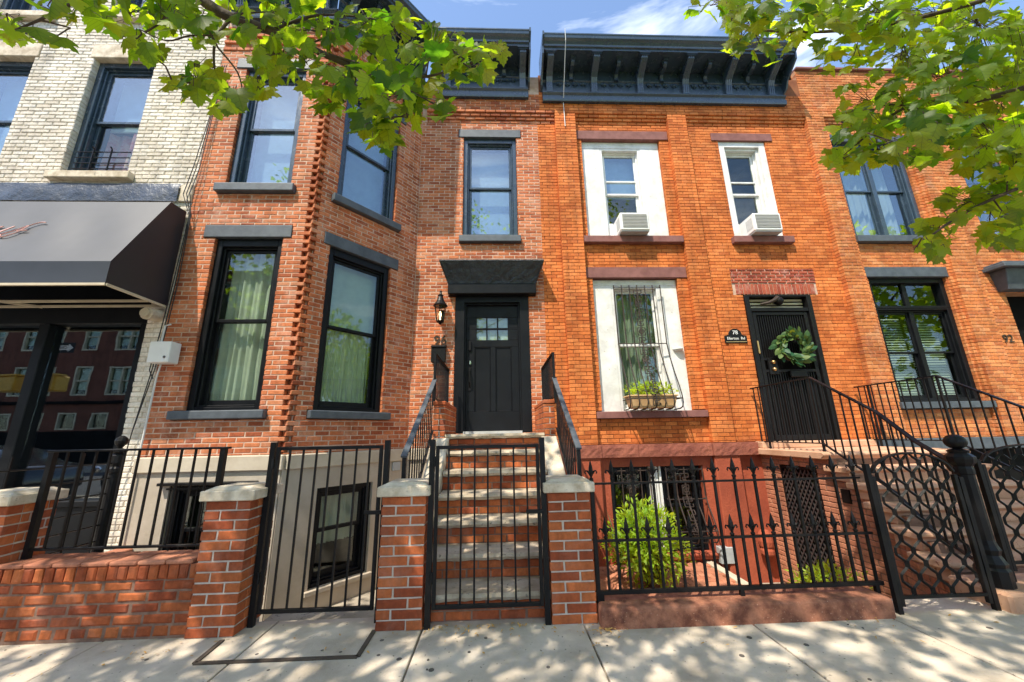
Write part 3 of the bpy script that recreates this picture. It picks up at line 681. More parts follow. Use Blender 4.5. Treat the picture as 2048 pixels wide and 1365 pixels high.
# mail box
L = thing('mailbox', 'black letter box on the brick wall under the numerals 96', 'mailbox', F0.p(-1.04, .05, 2.64))
MB().box(F0, -1.17, -.92, .004, .11, 2.64, 2.9).build('box', M['iron'], L, bevel=.006)
MB().prof(F0, [(.002, 2.903), (.125, 2.903), (.125, 2.925), (.03, 2.965), (.002, 2.965)][::-1], -1.175, -.915).build('lid', M['iron'], L, bevel=.003)
# ================================================================ no. 78, orange brick house
H78 = thing('brick_row_house', 'orange brick row house with white window surrounds, brownstone lintels and a black bracketed cornice', 'house', (3.8, 1., -1.), 'row houses')
XL, XR = .88, 6.72
PI1, PI2 = (1.25, 1.68), (3.66, 4.06)
h78 = [(1.80, 3.46, 5.10, 7.39), (4.74, 5.77, 5.10, 7.39), (1.82, 3.46, 1.74, 4.24), (4.70, 6.01, 1.0, 3.89),
       (1.69, 3.65, 7.39, 7.60), (4.60, 5.93, 7.39, 7.58), (1.69, 3.65, 4.25, 4.47), (1.69, 3.65, 4.96, 5.10), (4.66, 5.88, 4.96, 5.10), (1.69, 3.65, 1.62, 1.74)]
patch = (4.52, 6.19, 3.90, 4.43)
w78 = core(MB(), F0, XL+.001, XR, 1.0, 7.8, h78, -.26, -.009).build('wall', M['mort_orange'], H78)
mb = MB()
for a, b in (PI1, PI2): mb.box(F0, a+.009, b-.009, -.1, .091, 1.19, 8.04)
mb.box(F0, .93, XR, -.1, .0909, 8.03, 8.95); mb.build('pilaster_core', M['mort_orange'], H78)
B = []; kw = dict(bl=.208, j=.0085, ragged=.002)
for a, b in ((XL, PI1[0]), (PI1[1], PI2[0]), (PI2[1], XR)):
    B += rows(F0, a, b, 1.19, 7.7625, h78+[patch], **kw)
    if a > 1:
        for i, z in enumerate((7.7625, 7.83, 7.8975, 7.965)): B += rows(F0, a, b, z, z+.0675, (), n=.012+.028*i, depth=.13+.028*i, **kw)
for a, b in (PI1, PI2): B += rows(F0, a, b, 1.19, 8.0325, (), n=.1, depth=.11, ph=a, **kw)
B += rows(F0, .93, XR, 8.0325, 8.5, (), n=.1, depth=.12, **kw)
lay(B, 'orange', H78, w78, chamfer=.004, jit=.0012)
# patched brickwork above the door
pw = MB().box(F0, patch[0], patch[1], -.2, -.006, patch[2], patch[3]).build('patched_wall', M['mort_red'], H78)
lay(rows(F0, 4.52, 6.19, 4.13, 4.43, (), n=.012, depth=.1, bl=.19, j=.016, ragged=.006), 'patch', H78, pw, chamfer=.006, jit=.003)
S_ = []
u = 4.58
while u < 6.13: S_.append((F0, u, u+.062, 3.905, 4.118, .008+rng.uniform(-.003, .003), .1)); u += .075
lay(S_, 'patch', H78, pw, chamfer=.006, jit=.003)
for i in (4, 5, 6): stone(F0, h78[i][0]+.002, h78[i][1]-.002, h78[i][2]+.002, h78[i][3]-.002, -.16, .02, 'lintel', 'bandstone', H78, bevel=.006)
for i in (7, 8, 9): stone(F0, h78[i][0]+.002, h78[i][1]-.002, h78[i][2]+.002, h78[i][3]-.002, -.2, .1, 'sill', 'bandstone', H78, bevel=.008)
def paneled(h, wu0, wu1, wz1, zs):
    p = MB(); p.box(F0, h[0]+.003, wu0, -.2, -.075, h[2], wz1); p.box(F0, wu1, h[1]-.003, -.2, -.075, h[2], wz1)
    p.box(F0, h[0]+.003, h[1]-.003, -.2, -.0745, wz1+.002, h[3]-.003)
    return p.build('panel_surround', M['white'], H78, bevel=.005)
paneled(h78[0], 2.19, 3.05, 7.235, 0); paneled(h78[2], 2.18, 3.11, 4.12, 0)
ring(MB(), F0, 4.745, 5.765, 5.10, 7.388, .13, -.2, -.03, .001, .12).build('window_casing', M['white'], H78, bevel=.006)
for (a, b, c, d), g2, dp in (((2.19, 3.05, 5.102, 7.235), 'glasshi', .03), ((4.875, 5.635, 5.102, 7.265), 'glass', .03), ((2.18, 3.11, 1.742, 4.12), 'glass', .02)):
    w_, (p, q, r, s) = dh_window(H78, F0, a, b, c, d, 'white', n=-.08, cw=.05, glass='glasshi' if g2 == 'glasshi' else 'glass', gl2='glass', top=.05, bot=.03, deep=dp)
    if d > 5: MB().box(F0, p+.04, q-.04, -.2, -.17, c+1.38, c+1.41).build('muntin', M['white'], w_)
curtain(F0, 2.25, 3.05, 1.8, 4.05, -.36, 'greenish curtain behind the grilled window with the planter', fold=.1, mat='slatblind')
flat_blind(F0, 2.27, 2.98, 6.2, 7.2, -.34, 'pale shade in the white panelled upper window', 'shade', 'roller_blind', 'blind')
MB().ball(F0.p(3.33, -.075, 2.86), .1, 12, 8, .45).build('vent_dome', M['white'], H78, smooth=True)
def air_con(uc, label):
    t = thing('air_conditioner', label, 'air conditioner', F0.p(uc, .05, 5.105), 'window air conditioners')
    MB().box(F0, uc-.28, uc+.28, -.2, .26, 5.125, 5.50).build('case', M['vinyl'], t, bevel=.018)
    MB().box(F0, uc-.235, uc+.235, .26, .266, 5.175, 5.465).build('grille', M['acgrille'], t)
    mb = MB()
    for i in range(9): mb.box(F0, uc-.24, uc+.24, .264, .272, 5.19+i*.031, 5.194+i*.031)
    mb.build('fins', M['acgrille'], t); mb = MB()
    for i in range(6): mb.box(F0, uc-.284, uc-.279, .04+i*.03, .055+i*.03, 5.2, 5.42)
    mb.build('side_vents', M['greybox'], t)
    MB().box(F0, uc-.27, uc+.27, -.18, .24, 5.106, 5.124).build('base_pan', M['greybox'], t)
air_con(2.65, 'white window air conditioner under the sash between two wide white panels')
air_con(5.27, 'white window air conditioner in the narrow white upper window with no side panels')
for a, b in ((2.24, 2.365), (2.935, 3.0), (4.925, 4.985), (5.555, 5.59)): MB().box(F0, a, b, -.17, -.15, 5.16, 5.5).build('filler_panel', M['vinyl'], H78)
# window grilles
def grille(label, u0, u1, z0, z1, prof, ucs, bars, rails, mat='ironrust', group='ornamental window grilles', zr=(0, 1)):
    t = thing('window_grille', label, 'window grille', F0.p((u0+u1)/2, .05, z0), group)
    def nz(z):
        for (za, na), (zb, nb) in zip(prof, prof[1:]):
            if zb <= z <= za: return nb+(na-nb)*(z-zb)/(za-zb)
        return prof[-1][1]
    zs = [q[0] for q in prof]
    for u in bars: MB().tube([F0.p(u, n, z) for z, n in prof], .011, 6).build('bar', M[mat], t)
    for z in rails: MB().tube([F0.p(u0, .005, z), F0.p(u0, nz(z), z), F0.p(u1, nz(z), z), F0.p(u1, .005, z)], .009, 6).build('rail', M[mat], t)
    for uc in ucs:
        z = z1-.1; i = 0
        while z > z0+(z1-z0)*zr[0]+.16:
            mb = MB(); w = .07 if i % 2 == 0 else .055
            P = lambda u, zz: F0.p(u, nz(zz), zz)
            mb.path([P(uc-w, z), P(uc+w, z), P(uc+w, z-.06), P(uc-w*.4, z-.06), P(uc-w*.4, z-.1), P(uc+w*.4, z-.1)], .013, .013)
            mb.path([P(uc-w, z), P(uc-w, z-.14), P(uc+w, z-.14), P(uc+w, z-.1)], .013, .013); mb.path([P(uc, z), P(uc, z+.05)], .013, .013)
            if i % 3 == 1: mb.tube([P(uc+.045*math.cos(a*.63), z-.07+.045*math.sin(a*.63)) for a in range(11)], .008, 5)
            mb.build('scroll', M[mat], t); z -= .185; i += 1
    return t
BELLY = [(4.09, .03), (2.95, .035), (2.7, .09), (2.4, .2), (2.15, .31), (1.97, .37), (1.86, .38), (1.79, .34), (1.765, .25), (1.76, .03)]
grille('bulging iron grille with scrollwork holding the planter before the lower white panelled window', 2.2, 3.09, 1.76, 4.09, BELLY, (2.645,), [2.2+.1483*i for i in range(7)], (4.05, 2.95, 1.93))
# planter in the grille
pl = thing('window_planter', 'buff clay window planter in the belly of the iron grille', 'planter', F0.p(2.62, .19, 1.775))
MB().hexa([F0.p(2.26, .3, 1.775), F0.p(2.98, .3, 1.775), F0.p(2.98, .08, 1.775), F0.p(2.26, .08, 1.775), F0.p(2.22, .335, 1.97), F0.p(3.02, .335, 1.97), F0.p(3.02, .05, 1.97), F0.p(2.22, .05, 1.97)]).build('trough', M['terracotta'], pl, bevel=.008)
MB().box(F0, 2.2, 3.04, .03, .35, 1.97, 1.995).build('rim', M['terracotta'], pl, bevel=.006)
# brownstone band and basement
u = .9
for e in (1.22, 1.72, 2.35, 3.62, 4.12, 4.42):
    stone(F0, u+.003, e-.003, .98, 1.185, -.2, .15 if (u in (1.22,) or 3.6 < u < 4.1) else .13, 'band_stone', 'brownstone', H78, rough=.006); u = e
bh = [(1.86, 3.46, -.52, .82)]
core(MB(), F0, .74, 4.55, -1.0, 1.0, bh, -.26, .02, 0).build('basement_wall', M['redstucco'], H78)
for a, b in ((1.24, 1.7), (3.64, 4.08)): MB().box(F0, a, b, .0, .12, -1.0, .985).build('basement_pier', M['redstucco'], H78, bevel=.015)
MB().box(F0, 1.8, 3.52, .0, .09, -.6, -.52).build('sill', M['redstucco'], H78, bevel=.012)
for a, b in ((1.87, 2.55), (2.77, 3.45)): dh_window(H78, F0, a, b, -.515, .815, 'blackpaint', n=-.1, cw=.05, top=.06, bot=.04)
for i in range(4): MB().box(F0, 2.565+i*.052, 2.6+i*.052, -.24, -.06+.02*(i % 2), -.518, .818).build('mullion_strip', M['white'], H78, bevel=.004)
fl = [(.8, .06), (.35, .065), (.2, .12), (.0, .24), (-.14, .3), (-.25, .3), (-.32, .24), (-.36, .06)]
grille('flat worn iron grille on the basement window beside the brick pier', 1.89, 2.53, -.45, .8, [(.8, .05), (-.45, .05)], (2.21,), [1.89+.16*i for i in range(5)], (.76, .1, -.42))
grille('belly-shaped worn iron grille on the basement window beside the grey meter box', 2.8, 3.42, -.38, .8, fl, (3.1,), [2.8+.155*i for i in range(5)], (.76, .3, -.14))
# meter box and pipes
mbx = thing('meter_box', 'small grey meter box with pipes on the red basement wall', 'meter box', F0.p(3.58, .06, -.75))
MB().box(F0, 3.5, 3.72, .02, .14, -.66, -.42).build('box', M['greybox'], mbx, bevel=.008)
for i in range(3): MB().tube([F0.p(3.55+i*.055, .06, -.97), F0.p(3.55+i*.055, .06, -.66)], .014, 8).build('pipe', M['brownstone'], mbx)
sc_ = MB().lathe(F0.p(4.28, .12, -.55), [(.09, 0), (.1, .02), (.1, .07), (.085, .1), (.1, .13), (.11, .2), (.1, .3), (.06, .36), (.001, .38)], 12).build('standpipe', M['redstucco'], smooth=False); tag(sc_, 'squat red-painted standpipe against the basement wall by the well', 'standpipe')
# cornice
cornice(H78, F0, 1.0, 6.3, 8.2, [1.15, 2.11, 3.11, 4.1, 5.05, 6.0], caps=(1, 1))
interior(H78, .95, 6.65, .25, 2.8, (-.98, 1.15, 4.8, 8.2), 8.9)
MB().wb(.95, 6.7, .0, 8, 8.8, 8.95).build('roof', M['asphalt'], H78)
tag(MB().tube([(1.42, -.79, 9.34), (1.43, -.74, 9.1), (1.44, -.13, 8.2), (1.45, -.125, 7.6)], .008, 5).build('drop_cable', M['whitecable']), 'thin white cable hanging over the cornice down the brick', 'cable')
# security door
sd = ring(MB(), F0, 4.703, 6.007, 1.05, 3.888, .09, -.2, .03, .12, .04)
sd.box(F0, 4.793, 5.917, -.1, .02, 3.56, 3.63)
fr = sd.build('door_frame', M['iron'], H78, bevel=.006)
MB().box(F0, 4.793, 5.917, -.2, -.19, 1.17, 3.85).build('inner_door', M['dark'], H78)
for i in range(3): MB().box(F0, 4.8, 5.91, -.12, -.08, 3.65+i*.07, 3.69+i*.07).build('transom_slat', M['creamwood'], fr, bevel=.004)
MB().tube([F0.p(5.0, .02, 3.7), F0.p(5.12, .05, 3.715), F0.p(5.24, .06, 3.76), F0.p(5.33, .05, 3.82)], .02, 8, .045).build('closer_arm', M['bronze'], fr)
MB().ball(F0.p(5.36, .02, 3.76), .085, 12, 8).build('lamp_body', M['iron'], fr, smooth=True)
sg = thing('security_door', 'black barred iron security door at the top of the brown stoop', 'security door', F0.p(5.35, .0, 1.17))
ring(MB(), F0, 4.82, 5.89, 1.2, 3.55, .07, -.05, .0, .09, .06).build('frame', M['iron'], sg, bevel=.005)
for z in (2.4, 2.62): MB().box(F0, 4.89, 5.82, -.045, -.003, z, z+.05).build('cross_rail', M['iron'], sg, bevel=.004)
for i in range(20):
    u = 4.93+i*.0447
    for a, b in ((1.29, 2.4), (2.67, 3.49)): MB().box(F0, u-.009, u+.009, -.035, -.015, a, b).build('bar', M['iron'], sg)
MB().box(F0, 4.95, 5.12, -.02, .012, 2.36, 2.66).build('lock_plate', M['iron'], sg, bevel=.004)
for z in (2.45, 2.58): MB().ball(F0.p(5.03, .03, z), .035, 12, 8).build('knob', M['brass'], sg, smooth=True)
MB().box(F0, 4.78, 4.81, .03, .05, 2.74, 2.98).build('pull', M['brass'], sg, bevel=.006)
MB().box(F0, 5.3, 5.62, -.0, .05, 2.3, 2.42).build('letter_flap', M['iron'], sg, bevel=.01)
# plaque
pq = thing('house_plaque', 'black arched name plaque with white lettering beside the barred door', 'plaque', F0.p(4.4, .02, 2.95))
pts = [(4.2, 2.95), (4.62, 2.95), (4.62, 3.09), (4.56, 3.095)]+[(4.41+.125*math.cos(a), 3.11+.115*math.sin(a)) for a in [math.pi*i/10 for i in range(11)]]+[(4.26, 3.095), (4.2, 3.09)]
MB().prism(F0, pts, .002, .02).build('plate', M['iron'], pq, bevel=.003)
text_mesh('78', F0, 4.41, 3.145, .105, .021, .002).build('lettering', M['whiteink'], pq)
text_mesh('Ellerton  Rd', F0, 4.41, 3.035, .07, .021, .002).build('lettering', M['whiteink'], pq)
MB().box(F0, 4.215, 4.605, .019, .023, 2.968, 2.978).build('gold_line', M['brass'], pq)

# ================================================================ no. 92, tan brick house on the right
H92 = thing('brick_row_house', 'tan brick row house with tall dark double windows and a plain parapet', 'house', (9., 1., -1.), 'row houses')
h92 = [(7.25, 8.82, 5.12, 7.39), (7.27, 8.86, 1.82, 4.25), (10.0, 11.0, 5.12, 7.39), (10.0, 11.2, 1.2, 3.9), (7.18, 8.93, 7.39, 7.58), (7.18, 8.93, 4.25, 4.46), (7.18, 8.95, 4.98, 5.12), (7.18, 8.95, 1.7, 1.82), (9.9, 11.1, 7.39, 7.58), (9.9, 11.1, 4.98, 5.12)]
w92 = core(MB(), F0, XR+.002, 11.6, 1.19, 9.2, h92, -.26, -.009).build('wall', M['mort_tan'], H92)
mb = MB(); mb.box(F0, XR+.012, 7.11, -.1, .0912, 1.19, 8.03); mb.box(F0, 8.97, 9.45, -.1, .0912, 1.19, 8.03); mb.box(F0, XR+.002, 11.6, -.1, .0907, 8.03, 9.2); mb.build('pilaster_core', M['mort_tan'], H92)
B = []; kw = dict(bl=.21, j=.0095, ragged=.004)
B += rows(F0, 7.12, 9.0, 1.19, 7.7625, h92, **kw); B += rows(F0, 9.4, 11.6, 1.19, 7.7625, h92, **kw)
B += rows(F0, 7.05, 7.2, 1.19, 7.7625, (), n=.05, depth=.06, **kw); B += rows(F0, 8.9, 9.0, 1.19, 7.7625, (), n=.05, depth=.06, **kw)
for i, z in enumerate((7.7625, 7.83, 7.8975, 7.965)):
    B += rows(F0, 7.12, 8.97, z, z+.0675, (), n=.012+.028*i, depth=.13, **kw); B += rows(F0, 9.47, 11.6, z, z+.0675, (), n=.012+.028*i, depth=.13, **kw)
B += rows(F0, XR, 7.12, 1.19, 8.0325, (), n=.1, depth=.11, **kw); B += rows(F0, 8.96, 9.46, 1.19, 8.0325, (), n=.1, depth=.11, ph=.05, **kw)
B += rows(F0, XR, 11.6, 8.0325, 9.18, (), n=.1, depth=.12, **kw)
lay(B, 'tan', H92, w92, chamfer=.005, jit=.002)
MB().wb(XR, 11.6, -.16, .3, 9.2, 9.26).build('coping', M['bandstone'], H92, bevel=.01)
for i in (4, 5, 8): stone(F0, h92[i][0]+.002, h92[i][1]-.002, h92[i][2]+.002, h92[i][3]-.002, -.16, .03, 'lintel', 'slate', H92, bevel=.008)
for i in (6, 7, 9): stone(F0, h92[i][0]+.002, h92[i][1]-.002, h92[i][2]+.002, h92[i][3]-.002, -.2, .1, 'sill', 'slate', H92, bevel=.008)
dh_window(H92, F0, *h92[0], fm='bluepaint', glass='glasshi', cw=.09, top=.1, mid=True)
dh_window(H92, F0, 7.27, 8.86, 1.82, 3.62, fm='blackpaint', glass='glass', cw=.09, top=.03, mid=True)
f = ring(MB(), F0, 7.27, 8.86, 3.625, 4.25, .09, -.21, -.05, .05, .1); f.box(F0, 8.02, 8.11, -.2, -.1, 3.675, 4.15); tw = f.build('window', M['blackpaint'], H92, bevel=.005)
for a, b in ((7.36, 8.02), (8.11, 8.77)): pane(F0, a, b, 3.675, 4.15, -.13, tw)
dh_window(H92, F0, *h92[2], fm='bluepaint', glass='glasshi', cw=.09)
flat_blind(F0, 7.4, 8.03, 1.9, 3.55, -.32, 'slatted blind in the dark double window, half next to the stoop', 'slatblind', slats=.05)
flat_blind(F0, 8.1, 8.75, 1.9, 3.4, -.32, 'slatted blind in the dark double window, half away from the stoop', 'slatblind', slats=.05)
curtain(F0, 7.4, 8.7, 5.2, 7.3, -.4, 'pale curtain behind the upper double window among the leaves', fold=.12)
MB().hexa([F0.p(9.86, .16, 3.93), F0.p(11.3, .16, 3.93), F0.p(11.3, -.1, 3.93), F0.p(9.86, -.1, 3.93), F0.p(9.8, .26, 4.33), F0.p(11.36, .26, 4.33), F0.p(11.36, -.1, 4.33), F0.p(9.8, -.1, 4.33)]).box(F0, 9.68, 11.4, -.1, .34, 4.335, 4.41).box(F0, 9.72, 11.4, -.1, .3, 4.41, 4.46).build('door_hood', M['slate'], H92, bevel=.01)
MB().box(F0, 10.0, 11.2, -.25, -.2, 1.2, 3.9).build('door', M['dark'], H92)
text_mesh('92', F0, 9.72, 2.98, .22, .008, .007).build('house_number', M['bronze'], H92, label='bronze numerals 92')
MB().box(F0, 6.5, 11.6, -.2, .16, 1.0, 1.188).build('band_stone', M['slate'], H92, bevel=.01)
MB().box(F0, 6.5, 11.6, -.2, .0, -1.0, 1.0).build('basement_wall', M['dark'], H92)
interior(H92, XR+.1, 11.5, .25, 2.8, (1.15, 4.8, 8.2), 9.)
MB().wb(XR+.05, 11.6, .0, 8, 8.8, 8.95).build('roof', M['asphalt'], H92)
# ================================================================ cream brick building with the shop
HC = thing('shop_building', 'cream painted brick building with a shop front under a black awning', 'building', (-7.4, 1., -.5))
hc = [(-6.62, -5.63, 5.34, 7.56), (-8.56, -7.56, 5.34, 7.56), (-6.62, -5.63, 8.44, 10.4), (-8.56, -7.56, 8.44, 10.4), (-6.72, -5.5, 5.22, 5.34), (-8.66, -7.46, 5.22, 5.34), (-6.62, -5.53, 8.32, 8.44), (-8.66, -7.43, 8.32, 8.44), (-6.68, -5.57, 7.56, 7.84), (-8.62, -7.5, 7.56, 7.84), (-20, -4.84, -.5, 4.86)]
wc = core(MB(), FB, -13, SX-.004, -.1, 11, hc, -.26, -.009).build('wall', M['mort_cream'], HC)
B = rows(FB, -11, SX, -.05, 10.9, hc, bl=.22, j=.008, ragged=.006, ph=.1, n=0)
lay(B, 'cream', HC, wc, chamfer=.008, jit=.004)
for i in (4, 5, 6, 7): stone(FB, hc[i][0]+.002, hc[i][1]-.002, hc[i][2]+.002, hc[i][3]-.002, -.2, .09, 'sill', 'capstone', HC, bevel=.012)
for i in (8, 9): stone(FB, hc[i][0]+.002, hc[i][1]-.002, hc[i][2]+.002, hc[i][3]-.002, -.2, .012, 'lintel', 'capstone', HC, bevel=.012)
for i in range(4): dh_window(HC, FB, *hc[i], fm='bluepaint', glass='glasshi', cw=.09, n=-.09, gl2='glass' if i == 0 else 'glasshi', split=.5)
flat_blind(FB, -6.5, -5.75, 6.45, 7.5, -.4, 'pale shade in the upper part of the cream wall window with the guard', 'shade', 'roller_blind', 'blind')
curtain(FB, -6.5, -5.75, 5.4, 6.45, -.45, 'pink and white cloth in the lower part of the window with the guard', 'pink', .2, .05, 'window_cloth', 'curtain')
flat_blind(FB, -8.45, -7.66, 5.4, 7.5, -.4, 'pale shade behind the cream wall window at the edge of the shop building', 'shade', 'roller_blind', 'blind')
gd = thing('window_guard', 'low black iron window guard on the cream wall window above the awning', 'window guard', FB.p(-6.1, -.08, 5.35), None)
for i in range(5): MB().tube([FB.p(-6.53, -.07, 5.39+i*.1), FB.p(-5.72, -.07, 5.39+i*.1)], .009, 6).build('rail', M['iron'], gd)
for u in (-6.27, -6.0): MB().tube([FB.p(u, -.058, 5.345), FB.p(u, -.058, 5.83), FB.p(u, -.03, 5.86)], .011, 6).build('upright', M['iron'], gd)
# flashing band
k = 40; vs = []
for zi, z in enumerate((4.85, 4.95, 5.06, 5.16)):
    for i in range(k+1): u = -11+(6.24)*i/k; vs.append(FB.p(u, .03+(.0 if zi == 3 else .02)+rng.uniform(-.008, .008), z))
MB().add(vs, [(r*(k+1)+i, r*(k+1)+i+1, (r+1)*(k+1)+i+1, (r+1)*(k+1)+i) for r in range(3) for i in range(k)]).build('flashing', M['flash'], HC, smooth=True)
MB().box(FB, -4.76, SX, -.02, .03, 4.86, 5.15).build('stone_block', M['capstone'], HC, bevel=.01)
# shop front
sf = MB(); sf.box(FB, -13, -4.84, -.24, -.04, 2.98, 4.85); sf.box(FB, -4.93, -4.84, -.24, -.02, 0, 2.98)
sf.box(FB, -6.27, -6.14, -.24, -.02, 0, 2.98); sf.box(FB, -8.4, -8.25, -.24, -.02, 0, 2.98); sf.box(FB, -13, -4.93, -.24, -.03, .0, .62)
sf.box(FB, -13, -4.93, -.22, -.0, .62, .69)
shopf = sf.build('shop_front', M['blackpaint'], HC, bevel=.008)
for a, b in ((-6.14, -4.93), (-8.25, -6.34), (-11, -8.4)): MB().box(FB, a, b, -.13, -.12, .69, 2.98).build('shop_window', M['glasshi'], HC)
MB().wb(-13, -4.7, BF+.3, BF+3, -.05, 0).wb(-13, -4.7, BF+3, BF+3.1, 0, 4.8).wb(-4.8, -4.7, BF+.3, BF+3, 0, 4.8).wb(-13, -4.7, BF+.3, BF+3, 4.7, 4.8).build('shop_interior', M['dark'], HC)
interior(HC, -13, SX-.05, BF+.3, 2.6, (4.95, 8.2), 11)
MB().wb(-13, SX-.01, BF+.02, 8, 10.9, 11).build('roof', M['asphalt'], HC)
# awning
aw = thing('awning', 'black sloped shop awning with pink script lettering', 'awning', (-7.5, -1.9, 3.2))
AX = -4.59; YF, YT = -2.33, -1.76
k = 36
def sheet(p0, p1, name, rowsn, sag):
    vs = []
    for r in range(rowsn+1):
        t = r/rowsn
        for i in range(k+1):
            x = -11+(AX+11)*i/k; y = p0[0]+(p1[0]-p0[0])*t; z = p0[1]+(p1[1]-p0[1])*t
            s = sag*math.sin(math.pi*t)*(1+.6*math.sin(x*2.1)+.3*math.sin(x*7.3+t*5)); vs.append((x, y+s*.6, z-s))
    return MB().add(vs, [(r*(k+1)+i, r*(k+1)+i+1, (r+1)*(k+1)+i+1, (r+1)*(k+1)+i) for r in range(rowsn) for i in range(k)]).build(name, M['awning'], aw, smooth=True)
sheet((YF, 3.48), (YT, 4.66), 'slope_cloth', 8, .022); sheet((YT, 4.66), (BF-.035, 4.68), 'top_cloth', 1, 0); sheet((YF, 3.2), (YF, 3.48), 'valance', 3, .004)
MB().add([(AX, YF, 3.2), (AX, BF-.03, 3.2), (AX, BF-.03, 4.68), (AX, YT, 4.66), (AX, YF, 3.48), (AX-.012, YF, 3.2), (AX-.012, BF-.03, 3.2), (AX-.012, BF-.03, 4.68), (AX-.012, YT, 4.66), (AX-.012, YF, 3.48)], [(0, 1, 2, 3, 4), (9, 8, 7, 6, 5), (0, 5, 6, 1), (1, 6, 7, 2), (2, 7, 8, 3), (3, 8, 9, 4), (4, 9, 5, 0)]).build('end_cloth', M['awning'], aw)
for a, b in (((-11, YF+.01, 3.19), (AX, YF+.01, 3.19)), ((AX, YF+.01, 3.19), (AX, BF-.04, 3.19)), ((-11, -1.75, 3.19), (AX, -1.75, 3.19)), ((-11, BF-.06, 3.2), (AX, BF-.06, 3.2)), ((-6.2, BF-.06, 3.19), (-7.1, YF+.02, 3.19)), ((-8.2, BF-.06, 3.19), (-8.2, YF+.02, 3.19)), ((-6.3, YF+.06, 3.40), (-6.3, YT+.05, 4.5)), ((-8.6, YF+.06, 3.40), (-8.6, YT+.05, 4.5))): MB().bar(a, b, .028, .028).build('frame_tube', M['awnframe'], aw)
# script lettering lying on the sloping cloth
sd_ = Vector((0, YT-YF, 1.18)).normalized(); nrm = Vector((0, -sd_.z, sd_.y))
def ap(u, v): return Vector((u, YF, 3.48))+sd_*v+nrm*.004
def script(strokes, x0, v0, s):
    for st in strokes:
        mb = MB(); P = [ap(x0+s*(x*1.15+.6*y), v0+s*y*1.15) for x, y in st]
        fine = []
        for i in range(len(P)-1):
            a, b, c, d = P[max(i-1, 0)], P[i], P[i+1], P[min(i+2, len(P)-1)]
            for q in range(5):
                t = q/5; fine.append(.5*((2*b)+(c-a)*t+(2*a-5*b+4*c-d)*t*t+(3*b-a-3*c+d)*t**3))
        fine.append(P[-1]); mb.tube(fine, .0075, 5); mb.build('lettering', M['pinkpaint'], aw)
O_ = [(.5, .95), (.2, 1.0), (.0, .6), (.02, .15), (.25, 0), (.5, .25), (.55, .7), (.4, .98), (.62, .86), (.9, .95)]
U_ = [(.9, .98), (.82, .4), (.9, .05), (1.1, .05), (1.4, .5), (1.5, .98), (1.42, .4), (1.5, .05), (1.7, .1)]
S2 = [(1.7, .1), (2.0, .6), (2.15, 1.05), (2.3, .5), (2.2, .08), (1.95, .0), (1.85, .15)]
S3 = [(2.15, 1.05), (2.35, 1.35), (2.7, 1.35)]; S4 = [(2.15, .55), (2.6, .62)]
script([O_, U_, S2, S3, S4], -6.68, .48, .2)
script([[(.0, .0), (.3, .2), (.5, .5)], [(.1, .62), (.75, .66)]], -6.72, .2, .2)
# things on the wall between the houses
cb = thing('junction_box', 'white utility box on the wall between the cream and red bricks', 'utility box', FB.p(-4.42, .1, 2.38))
MB().box(FB, -4.55, -4.28, .03, .2, 2.38, 2.66).build('box', M['vinyl'], cb, bevel=.008)
MB().tube([FB.p(-4.33, .201, 2.45), FB.p(-4.33, .206, 2.45)], .018, 10).build('lock', M['chrome'], cb)
MB().tube([FB.p(-4.5, .1, 2.66), FB.p(-4.49, .1, 2.9), FB.p(-4.42, .1, 2.92)], .012, 6).build('pipe', M['whitecable'], cb)
MB().tube([FB.p(-4.46, .08, 2.38), FB.p(-4.5, .06, 2.2), FB.p(-4.52, .05, 1.2), FB.p(-4.52, .05, .2)], .012, 6).build('conduit', M['whitecable'], cb)
cm = thing('dome_camera', 'round cream dome camera under the end of the awning', 'camera', FB.p(-4.68, .2, 3.02))
MB().tube([FB.p(-4.68, .0, 3.07), FB.p(-4.68, .2, 3.05)], .085, 14).build('body', M['capstone'], cm)
MB().tube([FB.p(-4.68, .2, 3.05), FB.p(-4.68, .235, 3.05)], .06, 14).build('lens_ring', M['awnframe'], cm)
for i in range(3):
    dx = i*.032; pts = [(-4.5+dx, .05, 7.4), (-4.52+dx*.6, .06, 6.4), (-4.6+dx*1.5, .07, 5.4), (-4.66+dx*2, .07+i*.02, 4.95), (-4.52+dx*.4, .06, 4.6), (-4.55+dx, .05, 3.6), (-4.57+dx*1.4, .06+i*.01, 2.9), (-4.6+dx, .07, 2.3), (-4.52, .08, 2.18+dx)]
    if i > 0: pts = pts[:-1]+[(-4.66, .06, 1.5), (-4.72, .05, .8), (-4.7, .05, .1)]
    tag(MB().tube([FB.p(*p) for p in pts], .0065, 6).build('wall_cable', M['cable']), 'black cable from the roof that ends below the white utility box' if i < 1 else 'black cable running on down the cream pier past the white utility box', 'cable', 'cables ending at the box' if i < 1 else 'cables running past the box')
